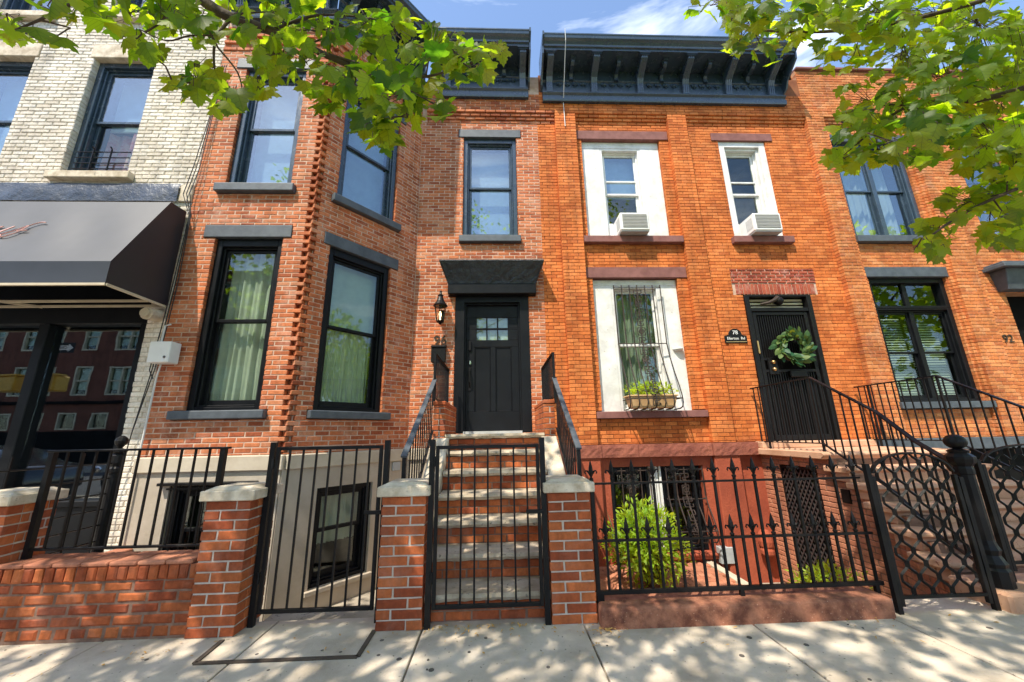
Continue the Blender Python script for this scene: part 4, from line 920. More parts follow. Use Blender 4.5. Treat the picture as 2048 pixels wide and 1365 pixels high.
# ================================================================ front garden piers, walls, railings, gates
PC = .0718
def pier(x0, x1, label, yf=-3.38, d=.34, ncourse=13):
    yb = yf+d; H = PC*ncourse; t = thing('gate_pier', label, 'gate pier', ((x0+x1)/2, (yf+yb)/2, 0.), 'brick gate piers')
    wl = MB().wb(x0+.008, x1-.008, yf+.008, yb-.008, -.5, H).build('pier_core', M['mort_pier'], t)
    kw = dict(ch=PC, bl=(x1-x0)*2/3, j=.012, ragged=.003)
    B = rows(Fr(0, yf), x0, x1, .0, H, ph=x0, **kw); kw['bl'] = .23
    B += rows(Fr(x1, yf, 0, 1), .105, d, .0, H, ph=.05, **kw); B += rows(Fr(x0, yb, 0, -1), 0, d-.105, .0, H, ph=.1, **kw)
    lay(B, 'pier', t, wl, chamfer=.005, jit=.002)
    mb = MB(); e = .035; mb.wb(x0-e, x1+e, yf-e, yb+e, H, H+.075)
    a, b, c, d_ = x0-e+.015, x1+e-.015, yf-e+.015, yb+e-.015
    mb.hexa([(a, c, H+.0752), (b, c, H+.0752), (b, d_, H+.0752), (a, d_, H+.0752), (a+.05, c+.05, H+.1), (b-.05, c+.05, H+.1), (b-.05, d_-.05, H+.1), (a+.05, d_-.05, H+.1)])
    mb.build('cap', M['capstone'], t, bevel=.006); return t
pier(-4.1, -3.745, 'brick pier with a stone cap at the shop end of the low brick wall')
pier(-2.28, -1.935, 'brick pier with a stone cap between the low wall and the basement gate')
pier(-.925, -.58, 'brick pier with a stone cap between the basement gate and the stair gate')
pier(.39, .735, 'brick pier with a stone cap between the stair gate and the spiked fence')
# low wall
lw = thing('low_brick_wall', 'low red brick garden wall with a rowlock top under the railing', 'wall', (-3., -3.24, 0.))
wl = MB().wb(-3.744, -2.282, -3.352, -3.1, -.7, .49).build('wall_core', M['mort_dk'], lw)
FW = Fr(0, -3.36)
B = rows(FW, -3.744, -2.281, .012, .092, ch=.08, bl=.115, j=.012, zoff=.012, ragged=.004)
B += rows(FW, -3.744, -2.281, .092, .386, ch=.0735, bl=.218, j=.012, zoff=.092, ragged=.004)
u = -3.744
while u < -2.3: B.append((FW, u, min(u+.062+rng.uniform(-.004, .004), -2.281), .392, .49, .012+rng.uniform(-.003, .003), .25)); u += .0745
lay(B, 'pier', lw, wl, chamfer=.012, jit=.004)
u = -3.744
while u < -2.4: MB().wb(u+.003, min(u+.2, -2.281), -3.375, -3.09, .492, .52).build('coping_brick', BR['salmon'][0], lw, bevel=.008); u += .205
SH = {}
def shared(key, fn, mat):
    if key not in SH:
        mb = MB(); fn(mb); me = bpy.data.meshes.new(key); me.from_pydata(mb.v, [], mb.f); me.materials.append(M[mat]); SH[key] = me
    return SH[key]
def upright(t, name, p, h, s=.014, mat='iron', twist=0):
    me = shared('%s%d_%d%s' % (name, round(h*200), round(s*1000), mat), lambda mb: mb.wb(-s/2, s/2, -s/2, s/2, 0, round(h*200)/200), mat)
    return link(name, me, p, t)
# railing on the low wall
rl = thing('iron_railing', 'black iron railing standing on the low brick wall', 'railing', (-3., -3.22, .5))
Y = -3.22
MB().wb(-3.72, -2.27, Y-.028, Y+.028, 1.318, 1.336).build('top_rail', M['iron'], rl, bevel=.004)
MB().wb(-3.69, -2.3, Y-.015, Y+.015, .575, .593).build('bottom_rail', M['iron'], rl, bevel=.003)
for x in (-3.69, -2.315): upright(rl, 'post', (x, Y, .5), .82, .04)
for i in range(11): upright(rl, 'picket', (-3.575+i*.1145, Y, .585), .735, .014)
# railing between the shop and no. 96, end post with a ball
sr = thing('side_railing', 'dark iron railing with a ball-topped post between the shop and the red house', 'railing', (-4.33, -2.5, -.02))
MB().lathe((-4.33, -1.98, -.5), [(.05, 0), (.05, 1.55), (.065, 1.56), (.065, 1.6), (.05, 1.62), (.058, 1.66), (.058, 1.74), (.045, 1.76), (.07, 1.78), (.07, 1.8), (.02, 1.82), (.03, 1.84), (.055, 1.87), (.06, 1.9), (.05, 1.93), (.02, 1.955), (.001, 1.96)], 12).build('post', M['iron'], sr)
for i in range(7): MB().tube([(-4.33, -3.05, .2+i*.16), (-4.33, -2.0, .2+i*.16)], .008, 6).build('rail', M['iron'], sr)
for i in range(3): upright(sr, 'picket', (-4.33, -2.95+i*.3, -.02), 1.3, .014)
sw = thing('area_wall', 'low brick wall beside the sunken area under the side railing', 'wall', (-4.45, -2.4, -.7))
wl = MB().wb(-4.56, -4.408, -3.1, -1.48, -.76, .1).build('wall_core', M['mort_pier'], sw)
lay(rows(Fr(-4.4, -3.1, 0, 1), 0, 1.62, -.7, .1, ch=PC, bl=.21, j=.012), 'pier', sw, wl, jit=.002)
MB().wb(-4.58, -4.38, -3.1, -1.48, .102, .15).build('coping', BR['salmon'][0], sw, bevel=.01)
def bar_gate(name, label, x0, x1, z0, z1, nb, posts, y=-3.23):
    t = thing(name, label, 'gate', ((x0+x1)/2, y, 0.), 'plain barred iron gates')
    ring(MB(), Fr(0, y), x0, x1, z0, z1, .028, -.014, .014).build('frame', M['iron'], t, bevel=.003)
    for i in range(nb): upright(t, 'bar', (x0+(x1-x0)*(i+1)/(nb+1), y, z0+.02), z1-z0-.04, .014)
    for x in posts: upright(t, 'post', (x, y+.01, -.02), 1.385, .042)
    for x, zz in ((posts[0], .3), (posts[0], 1.15)): MB().tube([(x+.02, y-.01, zz), (x+.02, y-.01, zz+.08)], .013, 8).build('hinge', M['iron'], t)
    MB().wb(x1-.12, x1+.02, y-.03, y-.012, .78, .81).build('latch', M['iron'], t, bevel=.003)
    for x in (x0, x1-.03): pass
    return t
bar_gate('iron_gate', 'black barred iron gate to the basement between two brick piers', -1.87, -.985, .09, 1.325, 7, (-1.905, -.95))
bar_gate('iron_gate', 'black barred iron gate at the foot of the stone steps to the black door', -.515, .335, .125, 1.313, 7, (-.545, .362), -3.355)
for x, z in ((-.57, .82), (-.57, .3), (.385, .85), (.385, .35)): pass
# steps down behind the basement gate
sp = thing('area_steps', 'concrete steps going down behind the basement gate', 'steps', (-1.43, -2.8, -.76))
for i in range(3): MB().wb(-1.93, -.93, -3.11+.28*i, -2.83+.28*i, -.76, -.04-.19*i).build('step', M['concrete2'], sp, bevel=.01)
# ================================================================ stoop of no. 96
ST = thing('stone_stoop', 'steep stoop with pale stone treads and red brick risers up to the black door', 'stoop', (-.04, -1.6, 0.))
LZ, RS, RN, Y0 = 1.405, 1.405/7, .28, -1.62
mb = MB(); mb.wb(-.8, .72, Y0+.06, -.01, -.7, LZ-.062)
for i in range(1, 7): mb.wb(-.64, .56, Y0-RN*i+.05, Y0-RN*(i-1)+.05, -.3, LZ-RS*i-.06)
body = mb.build('stair_core', M['mort_dk'], ST)
def tread(x0, x1, yn, yb, zt, th=.056):
    k = int((x1-x0)/.05); vs = []; fr = []
    for i in range(k+1):
        x = x0+(x1-x0)*i/k; w = rng.uniform(-.009, .006)
        vs += [(x, yn+w+.012, zt-th+rng.uniform(-.004, .008)), (x, yn+w-.004, zt-th*.5), (x, yn+w+.006, zt), (x, yb, zt+.0), (x, yb, zt-th)]
    fs = [(i*5+j, (i+1)*5+j, (i+1)*5+(j+1) % 5, i*5+(j+1) % 5) for i in range(k) for j in range(5)]+[(4, 3, 2, 1, 0), tuple(k*5+j for j in range(5))]
    return MB().add(vs, fs).build('tread', M['bluestone'], ST)
tread(-.685, .595, Y0, -.02, LZ, .06)
for i in range(1, 7):
    e = .0 if i < 5 else .03*(i-4); tread(-.62-e, .54+e, Y0-RN*i, Y0-RN*(i-1)+.06, LZ-RS*i)
B = []
for i in range(0, 7):
    zt = LZ-RS*i-.06; zb = LZ-RS*(i+1)+.001 if i < 6 else .0
    B += rows(Fr(0, Y0-RN*i+.045), -.63 if i else -.68, .55 if i else .59, zb, zt, ch=(zt-zb)/2, zoff=zb, bl=.212, j=.011, n=0, depth=.06, ph=.07*i)
for x0, x1, FS in ((-.845, -.69, Fr(-.69, Y0+.02, 0, 1)), (.6, .745, Fr(.6, -.3, 0, -1))):
    B += rows(Fr(0, Y0+.02), x0, x1, 1.05, 1.78, ch=.0725, bl=.155, j=.011, ph=x0)
    B += rows(FS, .105 if x0 < 0 else 0, 1.3 if x0 < 0 else 1.195, 1.1, 1.78, ch=.0725, bl=.21, j=.011, ph=.08)
    MB().wb(x0+.01, x1-.01, Y0+.03, -.31, -.7, 1.775).build('parapet_core', M['mort_pier'], ST)
    MB().wb(x0-.005, x1+.005, Y0+.01, -.3, 1.78, 1.83).build('parapet_cap', BR['pier'][0], ST, bevel=.008)
lay(B, 'pier', ST, body, jit=.002)
for x0, x1 in ((-.83, -.63), (.55, .745)):
    MB().prof(F0, [(1.6, 1.24), (1.6, 1.36), (1.66, 1.36), (3.03, .37), (3.03, .22), (2.98, .22)], x0, x1).build('coping', M['capstone'], ST, bevel=.012)
    MB().prof(F0, [(1.58, -.7), (1.58, 1.25), (1.66, 1.24), (2.99, .25), (2.99, -.7)], x0+.015, x1-.015).build('cheek_wall', M['stucco'], ST)
def stair_rail(x, label, yb, zb):
    t = thing('stair_railing', label, 'railing', (x, -2.3, .3), 'railings of the stone stoop')
    MB().bar((x, -1.58, 2.47), (x, -.22, 2.47), .04, .014).build('top_rail', M['iron'], t); MB().bar((x, -1.58, 1.87), (x, -.22, 1.87), .03, .012).build('bottom_rail', M['iron'], t)
    for y in (-1.58, -.24): upright(t, 'post', (x, y, 1.78), .69, .03)
    for i in range(11): upright(t, 'picket', (x, -1.47+i*.11, 1.87), .6, .013)
    def top(y): return 2.1+(zb-2.1)*(y+1.6)/(yb+1.6)
    MB().bar((x, -1.56, top(-1.56)), (x, yb-.03, top(yb-.03)), .055, .02).build('handrail', M['slate'], t)  # slate tone puts reflected sky into the colour of the black rail
    def low(y): return 1.36-(1.36-.37)*(-y-1.66)/(3.03-1.66)+.07
    MB().bar((x, -1.62, low(-1.62)), (x, yb, low(yb)), .03, .012).build('bottom_rail', M['iron'], t)
    upright(t, 'post', (x, yb, low(yb)-.1), top(yb)-low(yb)+.1, .035)
    n = 11
    for i in range(n): y = -1.7+(yb+1.8)*i/n; upright(t, 'picket', (x, y, low(y)), top(y)-low(y), .013)
stair_rail(-.845, 'black iron stair railing of the stone steps, on the bay window side', -3.04, 1.235)
stair_rail(.76, 'black iron stair railing of the stone steps, on the orange house side', -2.9, 1.27)
# ================================================================ fence of no. 78
kb = MB().wb(.745, 2.99, -3.47, -3.12, -.3, .135).build('stone_kerb', M['kerbstone'], bevel=.03, seg=3); tag(kb, 'weathered brown stone kerb under the spiked iron fence', 'kerb stone')
fc = thing('spiked_fence', 'black iron fence with two rows of fleur-de-lis spikes on the brown kerb', 'fence', (1.9, -3.33, .13))
Y = -3.33
def finial(mb):
    mb.lathe((0, 0, 0), [(.012, 0), (.017, .008), (.017, .018), (.009, .024), (.01, .04), (.02, .07), (.017, .1), (.008, .14), (.001, .165)], 6)
    for s in (-1, 1): mb.tube([(0, 0, .03), (s*.014, 0, .055), (s*.03, 0, .075), (s*.044, 0, .078), (s*.05, 0, .064), (s*.043, 0, .054)], .009, 5, .005)
    mb.tube([(0, -.012, .03), (0, -.022, .06), (0, -.03, .072)], .007, 5, .004)
FM = shared('finial', finial, 'iron')
for z, h in ((.985, .016), (.555, .018), (.19, .03)): MB().wb(.74, 3.06, Y-.014, Y+.014, z-h/2, z+h/2).build('rail', M['iron'], fc, bevel=.002)
for x in (.79, 1.9, 3.0): upright(fc, 'foot', (x, Y, .12), .07, .03)
upright(fc, 'post', (.765, Y, .12), .9, .03)
for i in range(14):
    x = .765+i*.173
    if i: upright(fc, 'picket', (x, Y, .19), .82, .018)
    link('finial', FM, (x, Y, 1.01), fc)
    if i < 13:
        upright(fc, 'picket', (x+.0865, Y, .19), .375, .016); link('finial', FM, (x+.0865, Y, .565), fc, rot=(0, 0, 0))
def lattice_gate(name, label, F, u0, u1, z0, z1, rise, posts):
    t = thing(name, label, 'gate', F.p((u0+u1)/2, 0, z0), 'woven lattice iron gates')
    st = MB(); 
    for u in (u0, u1): st.box(F, u-.016, u+.016, -.016, .016, z0-.05, z1)
    st.box(F, u0, u1, -.014, .014, z0, z0+.022)
    st.build('frame', M['iron'], t, bevel=.003); W = u1-u0
    def top(u):
        q = (u-u0)/W*2-1; return z1+rise*math.sqrt(max(0, 1-q*q*.98))-.0
    MB().path([F.p(u0+W*i/20, 0, top(u0+W*i/20)) for i in range(21)], .03, .014).build('arch', M['iron'], t)
    pitch = .088; nst = int(W/pitch); a = .03
    for i in range(1, nst+1):
        uc = u0+W*i/(nst+1); s = 1 if i % 2 else -1; pts = []; z = z0+.01
        while z < top(uc)-.005:
            w = math.sin((z-z0)/.19*2*math.pi); pts.append(F.p(uc+s*a*math.copysign(min(1, abs(w)*1.35), w), 0, z)); z += .0158
        pts.append(F.p(uc, 0, top(uc)))
        MB().tube(pts, .012, 4).build('lattice_strip', M['iron'], t)
    for u, z, h in posts: upright(t, 'post', F.p(u, 0, z), h, .036)
    return t
lattice_gate('lattice_gate', 'arched woven iron gate between the spiked fence and the bulbous newel post', Fr(0, -3.4), 3.11, 3.82, .1, 1.0, .18, ((3.075, -.02, 1.12), (3.86, -.02, 1.0)))
lattice_gate('lattice_gate', 'woven iron gate across the foot of the brown stone stoop', Fr(0, -3.24), 4.3, 5.3, .26, 1.06, .16, ((4.26, .1, 1.0),))
# newel
nw = thing('newel_post', 'stout black iron newel post with a ball top on the bottom stone of the stoop', 'newel post', (4.04, -3.3, .135))
MB().lathe((4.04, -3.3, .135), [(0.105, 0), (0.105, 0.12), (0.0924, 0.14), (0.0991, 0.17), (0.084, 0.2), (0.0714, 0.23), (0.084, 0.27), (0.0714, 0.3), (0.063, 0.34), (0.0605, 0.85), (0.0672, 0.86), (0.0672, 0.9), (0.063, 0.92), (0.0882, 0.95), (0.0966, 0.98), (0.0966, 1.0), (0.063, 1.03), (0.0714, 1.05), (0.0378, 1.065)], 10).build('shaft', M['iron'], nw)
MB().ball((4.04, -3.3, 1.26), .075, 16, 10, .85).build('ball', M['iron'], nw, smooth=True)
# ================================================================ stoop of no. 78
S7 = thing('brown_stoop', 'brown stone stoop with rounded treads flaring towards the pavement', 'stoop', (5.4, -1.6, -.9))
PZ = 1.08
FS1 = Fr(4.5, 0, 0, -1); FS2 = Fr(4.5, -2.1, -.42, -1.05); L2 = math.hypot(.42, 1.05)
sh = [(.42, 1.15, -1.0, .84)]
def prof_top(u): return PZ-.1 if u < 1.4 else PZ-.1-.18*(1+math.floor((u-1.4)/.3))
mb = core(MB(), FS1, .0, 1.4, -1., PZ-.09, sh, -.3, -.008)
for i in range(3):
    mb.box(FS1, 1.4+.3*i-.01, min(1.4+.3*(i+1), 2.1), -.3, -.008, -1., PZ-.09-.18*(i+1))
for i in range(4): mb.box(FS2, .0+.29*i, .0+.29*(i+1), -.3, -.008, -1., max(PZ-.09-.18*(i+3), .05))
mb.wb(4.9, 6.3, -1.38, -.01, -1, .98)
for i in range(6): mb.wb(4.75, 6.3, -1.38-.3*(i+1), -1.38-.3*i, -1, max(.98-.18*(i+1), .02))
body = mb.build('stoop_core', M['mort_dk'], S7)
B = rows(FS1, 0, 1.4, -.95, PZ-.09, sh, bl=.21, j=.011, ch=.07)
for i in range(3): B += rows(FS1, 1.4+.3*i, min(1.4+.3*(i+1), 2.1), -.95, PZ-.09-.18*(i+1), bl=.21, j=.011, ch=.07)
for i in range(4): B += rows(FS2, .29*i, min(.29*(i+1), L2), -.95, max(PZ-.09-.18*(i+3), .05), bl=.21, j=.011, ch=.07)
lay(B, 'salmon', S7, body, chamfer=.006, jit=.003)
def nose(x0, x1, y, yb, z, th=.1, xw=None):
    xw = xw or x0
    pr = [(-yb, z-th), (-y-.03, z-th), (-y-.01, z-th*.75), (-y+.02, z-th*.6), (-y+.035, z-th*.3), (-y+.02, z-.015), (-y-.0, z), (-yb, z)]
    k = len(pr); vs = [F0.p(x0-(a+y)*0., a, b) for a, b in pr]+[F0.p(x1, a, b) for a, b in pr]
    return MB().add(vs, [tuple(range(k)), tuple(range(2*k-1, k-1, -1))]+[(i, i+k, (i+1) % k+k, (i+1) % k) for i in range(k)]).build('tread', M['stoopstone'], S7, bevel=.012)
nose(4.4, 6.5, -1.42, -.01, PZ, .1)
MB().box(F0, 4.45, 6.45, -.0, .2, PZ+.001, 1.19).build('door_step', M['stoopstone'], S7, bevel=.012)
for i in range(1, 6):
    fl = max(0, (i-2))*.11; nose(4.42-fl, 6.48+fl, -1.42-.3*i, -1.42-.3*(i-1)+.06, PZ-.18*i, .075)
    MB().wb(4.47-fl, 6.42+fl, -1.42-.3*i+.03, -1.42-.3*(i-1), PZ-.18*(i+1)+.003, PZ-.18*i-.072).build('riser', M['stoopstone'], S7)
MB().wb(3.9, 7.3, -3.48, -3.05, -.02, .132).build('plinth_stone', M['stoopstone'], S7, bevel=.02)
for u0, u1, n in ((.42, 1.15, -.06),):
    gt = thing('basement_gate', 'dark diamond lattice gate to the basement door under the brown stoop', 'gate', FS1.p(.78, -.06, -.98))
    ring(MB(), FS1, u0, u1, -.97, .83, .03, -.03, -.01).build('frame', M['iron'], gt)
    for s in (-1, 1):
        for i in range(-14, 16):
            a = u0+.03; b = u1-.03; c = -.95+i*.115+.0; pts = []
            z0_, z1_ = (c, c+(b-a)*1.5) if s > 0 else (c+(b-a)*1.5, c)
            lo, hi = -.94, .8; q = []
            for tt in [k/24 for k in range(25)]:
                z = z0_+(z1_-z0_)*tt
                if lo <= z <= hi: q.append(FS1.p(a+(b-a)*tt, -.02+.006*s, z))
            if len(q) > 1: MB().bar(q[0], q[-1], .006, .02).build('lattice_strip', M['lattice'], gt)
MB().wb(4.55, 4.62, -1.2, -.35, -1, .9).build('passage_shade', M['dark'], S7)  # near-black sheet standing in for the unlit depth behind the gate
MB().box(FS1, 1.5, 1.62, -.005, .02, .45, .62).build('vent_plate', M['iron'], S7)
def stoop_rail(xs, label):
    t = thing('stoop_railing', label, 'railing', (xs, -1.6, 1.08), 'railings of the brown stoop')
    s = -1 if xs < 5 else 1
    T = [Vector((xs, -.06, 2.1)), Vector((xs, -1.36, 2.11)), Vector((xs, -2.2, 1.58)), Vector((xs+s*.2, -2.75, 1.24)), Vector((xs+s*.42, -3.22, 1.06))]
    Lo = [Vector((xs, -.06, 1.19)), Vector((xs, -1.36, 1.19)), Vector((xs, -2.2, .68)), Vector((xs+s*.2, -2.75, .34)), Vector((xs+s*.42, -3.22, .24))]
    for nm, L_, a, b in (('handrail', T, .045, .018), ('bottom_rail', Lo, .03, .014)): MB().path(L_, a, b).build(nm, M['iron'] if nm == 'bottom_rail' else M['blackpaint'], t)
    for k in range(4):
        d = (Lo[k+1]-Lo[k]); n = max(3, int(Vector((d.x, d.y)).length/.118))
        for i in range(n):
            q = (i+.5)/n; a = Lo[k].lerp(Lo[k+1], q); b = T[k].lerp(T[k+1], q); upright(t, 'picket', a, b.z-a.z, .014)
    upright(t, 'post', (xs, -.3, 1.08), 1.03, .025); upright(t, 'post', (xs, -1.36, 1.08), 1.03, .025)
stoop_rail(4.5, 'black iron railing of the brown stoop running past the wreath door')
stoop_rail(6.42, 'black iron railing of the brown stoop on the side of the dark double window')
# ================================================================ leaves
HALF = [(0, 0), (.13, -.06), (.3, -.04), (.42, .05), (.36, .13), (.31, .21), (.48, .29), (.60, .43), (.49, .46), (.45, .54), (.33, .51), (.26, .55), (.29, .67), (.2, .71), (.18, .82), (.09, .85), (0, 1)]
HLOW = [(0, 0), (.3, -.04), (.42, .05), (.31, .21), (.60, .43), (.30, .53), (.22, .75), (0, 1)]
SLIM = [(0, 0), (.13, .2), (.17, .45), (.1, .75), (0, 1)]
def leaf_geo(half, fold, curl, skew=0.):
    ring_ = half+[(-x, y) for x, y in half[-2:0:-1]]
    def z(x, y): return -fold*abs(x)-curl*(y-.25)**2+skew*x*y
    vs = [(0, .32, z(0, .32)+.01)]+[(x, y, z(x, y)) for x, y in ring_]; k = len(ring_)
    return vs, [(0, 1+i, 1+(i+1) % k) for i in range(k)]
def leaf_mx(p, tip, nrm, size):
    t = tip.normalized(); n = (nrm-t*nrm.dot(t)).normalized(); x = t.cross(n)
    return lambda v: p+(x*v[0]+t*v[1]+n*v[2])*size, Matrix(((x.x, t.x, n.x), (x.y, t.y, n.y), (x.z, t.z, n.z)))
def rv(s=1.): return Vector((rng.gauss(0, s), rng.gauss(0, s), rng.gauss(0, s)))
LV = [leaf_geo(HALF, f, c, s) for f, c, s in ((.1, .2, .1), (.3, .35, -.1), (.2, .5, .2), (-.15, .3, 0), (.42, .15, .1))]
LLO = [leaf_geo(HLOW, f, c) for f, c in ((.1, .2), (.3, .4), (-.1, .2))]
LSL = [leaf_geo(SLIM, f, c) for f, c in ((.2, .3), (.4, .6))]
LME = []
for vs, fs in LV:
    me = bpy.data.meshes.new('leaf'); me.from_pydata(vs, [], fs); me.materials.append(M['leaf1']); me.update(); LME.append(me)

def shrub(name, label, cat, c, r, n, size, mat='shrub', geo=LSL, up=.6, base=None, squash=1.):
    t = thing(name, label, cat, base or (c[0], c[1], c[2]-r[2])); mb = MB(); st = MB(); c = Vector(c); b = Vector(base or (c.x, c.y, c.z-r[2]))
    for i in range(n):
        d = rv().normalized(); q = rng.random()**.45; k = 1+.25*math.sin(d.x*5+c.x*3)*math.cos(d.z*4+d.y*5)
        p = c+Vector((d.x*r[0], d.y*r[1], d.z*r[2]))*q*k
        if p.z < b.z: p.z = b.z+rng.random()*.08
        f, _ = leaf_mx(p, d*.8+Vector((0, 0, up-.3))+rv(.45), Vector((0, 0, 1))+d*.5+rv(.5), size*rng.uniform(.6, 1.25))
        g = rng.choice(geo); mb.add([f(v) for v in g[0]], g[1], rng.uniform(.01, 1.))
        if i % 14 == 0: st.tube([b, b.lerp(p, .5)+Vector((0, 0, .05)), p], .006, 4, .002)
    mb.build('foliage', M[mat], t, kind='stuff'); st.build('stems', M['bark'], t); return t
shrub('leafy_shrub', 'bright green bushy shrub growing in the paved area behind the spiked fence', 'shrub', (2.02, -1.0, -.08), (.5, .42, .5), 2600, .095, base=(2.02, -1.0, -.64))
shrub('leafy_shrub', 'low yellow-green shrub in the well beside the lattice basement gate', 'shrub', (3.88, -1.75, -.42), (.42, .32, .26), 1100, .06, base=(3.88, -1.75, -.97))
shrub('planter_flowers', 'yellow-green plants spilling over the window planter', 'plant', F0.p(2.64, .2, 2.08), (.42, .14, .13), 620, .075, base=F0.p(2.64, .2, 1.96))
bl = thing('spiky_plant', 'dark green spiky plant rising behind the bushy shrub', 'plant', (1.75, -.55, -.64))
for i in range(16):
    a = rng.uniform(0, 6.28); L_ = rng.uniform(.75, 1.15); d = Vector((math.cos(a), math.sin(a)*.6, 0)); p = Vector((1.75, -.55, -.62)); mb = MB(); vs = []
    for k in range(7):
        q = k/6; c = p+d*L_*.5*q**1.6+Vector((0, 0, L_*(q-.25*q**3))); wv = Vector((-d.y, d.x, 0))*.022*(1-q)**.6; vs += [c-wv, c+Vector((0, 0, -.006)), c+wv]
    mb.add(vs, [(3*k, 3*k+3, 3*k+4, 3*k+1) for k in range(6)]+[(3*k+1, 3*k+4, 3*k+5, 3*k+2) for k in range(6)]); mb.build('leaf', M['wreath'], bl)
# stacked clay saucers
sa = [(1.28, -1.25), (1.32, -1.22), (1.27, -1.2)]
for i, (x, y) in enumerate(sa): tag(MB().lathe((x, y, -.64+i*.042), [(.001, 0), (.23-i*.02, 0), (.26-i*.02, .04), (.25-i*.02, .04), (.22-i*.02, .012), (.001, .012)], 20).build('clay_saucer', BR['salmon'][0]), ['large clay saucer at the bottom of the stack behind the spiked fence', 'middle clay saucer of the stack behind the spiked fence', 'top clay saucer of the stack behind the spiked fence'][i], 'saucer', 'stack of clay saucers')
# wreath
wr = thing('door_wreath', 'round wreath of glossy green leaves on the barred door', 'wreath', F0.p(5.4, .05, 2.84)); wc_ = Vector(F0.p(5.4, .06, 2.84))
MB().tube([wc_+Vector((math.cos(a*.3142)*.23, 0, math.sin(a*.3142)*.23)) for a in range(21)], .035, 6).build('hoop', M['bark'], wr)
geoW = leaf_geo([(0, 0), (.2, .2), (.26, .5), (.16, .8), (0, 1)], .25, .4)
for vs_i in range(2):
    pass
wme = bpy.data.meshes.new('leaf'); wme.from_pydata(geoW[0], [], geoW[1]); wme.materials.append(M['wreath'])
for i in range(130):
    a = rng.uniform(0, 6.283); rr = rng.uniform(.15, .3); rad = Vector((math.cos(a), 0, math.sin(a))); tan = Vector((-math.sin(a), 0, math.cos(a)))
    p = wc_+rad*rr+Vector((0, -rng.uniform(.01, .09), 0)); tip = tan*rng.uniform(.3, 1)+rad*rng.uniform(-.4, .9)+Vector((0, -rng.uniform(0, .8), 0))
    _, m3 = leaf_mx(p, tip, Vector((0, -1, .3))+rv(.5), 1); s = rng.uniform(.12, .19)
    o = link('leaf', wme, p, wr); o.rotation_euler = m3.to_euler(); o.scale = (s, s, s)
# dry litter on the pavement and kerb
mb = MB()
for i in range(240):
    x = rng.uniform(-3.6, 4.6); y = -3.4-abs(rng.gauss(0, .2)); 
    if rng.random() < .45: x = rng.gauss(-.1, .35); y = -3.33-abs(rng.gauss(0, .05))
    if rng.random() < .15: x = rng.gauss(.76, .06); y = -3.47-abs(rng.gauss(0, .03))
    g = rng.choice(LSL); f, _ = leaf_mx(Vector((x, y, .012+rng.random()*.006)), Vector((math.cos(i), math.sin(i), 0)), Vector((0, 0, 1))+rv(.25), rng.uniform(.012, .04)); mb.add([f(v) for v in g[0]], g[1])
o = mb.build('leaf_litter', M['petal'], kind='stuff'); tag(o, 'small dry leaves scattered along the pavement edge', 'leaf litter')
mb = MB()
for i in range(140):
    x = rng.uniform(-4, 5); y = rng.uniform(-4.6, -3.4); s = rng.uniform(.003, .008); mb.lathe((x, y, 0), [(s, .0), (s*.8, s*.5), (.0005, s*.6)], 5)
o = mb.build('gravel_specks', M['concrete2'], kind='stuff'); tag(o, 'tiny grit scattered over the pavement slabs', 'grit')

mb = MB()
for i in range(70):
    x = rng.uniform(-4, 5); y = rng.uniform(-4.7, -3.45); s = rng.uniform(.007, .02); mb.lathe((x, y, .0005), [(s, .0), (s*.9, .0035), (.001, .004)], 8)
o = mb.build('gum_spots', M['gum'], kind='stuff'); tag(o, 'dark trodden gum spots on the pavement slabs', 'gum spots')
# ================================================================ across the street (seen in the shop glass)
FO = Fr(0, -21.5, -1, 0)                     # faces the houses; u runs to the left as x
OB = thing('apartment_block', 'dark brown brick block with cream windows across the street, mirrored in the shop glass', 'building', (-26, -25, -.01))
wins = []
for zc in (4.3, 7.3, 10.3):
    for u in range(11, 48, 6): wins += [(u, u+2.6, zc, zc+1.9), (u+3.7, u+4.7, zc, zc+1.9)]
arch = [(u, u+1.1, 2.15, 3.2) for u in range(11, 48, 2)]
core(MB(), FO, 9, 50, 0, 13, wins+arch, -.5, 0, 0).build('wall', BR['brown'][1], OB)
MB().box(FO, 9, 50, 0, .14, 3.75, 3.95).build('string_course', M['dark'], OB); MB().box(FO, 9, 50, .0, .08, 0, 2.05).build('ground_floor_panel', M['dark'], OB)
for a, b, c, d in wins:
    f = ring(MB(), FO, a, b, c, d, .09, -.2, .02); m = 3 if b-a > 2 else 1
    for i in range(1, m): f.box(FO, a+(b-a)*i/m-.05, a+(b-a)*i/m+.05, -.2, .01, c+.09, d-.09)
    f.box(FO, a+.09, b-.09, -.18, -.02, (c+d)/2-.04, (c+d)/2+.04); w_ = f.build('window', M['creamwood'], OB)
    MB().box(FO, a+.05, b-.05, -.15, -.14, c+.05, d-.05).build('pane', M['glass'], w_); MB().box(FO, a+.05, b-.05, -.3, -.28, c+.4, d).build('blind', M['blind'], w_)
for a, b, c, d in arch:
    w_ = ring(MB(), FO, a, b, c, d, .08, -.2, .02).build('window', M['creamwood'], OB); MB().box(FO, a+.05, b-.05, -.15, -.14, c+.05, d-.05).build('pane', M['glass'], w_)
MB().box(FO, 9, 50, -6, -.5, 0, 13).build('body', M['dark'], OB)
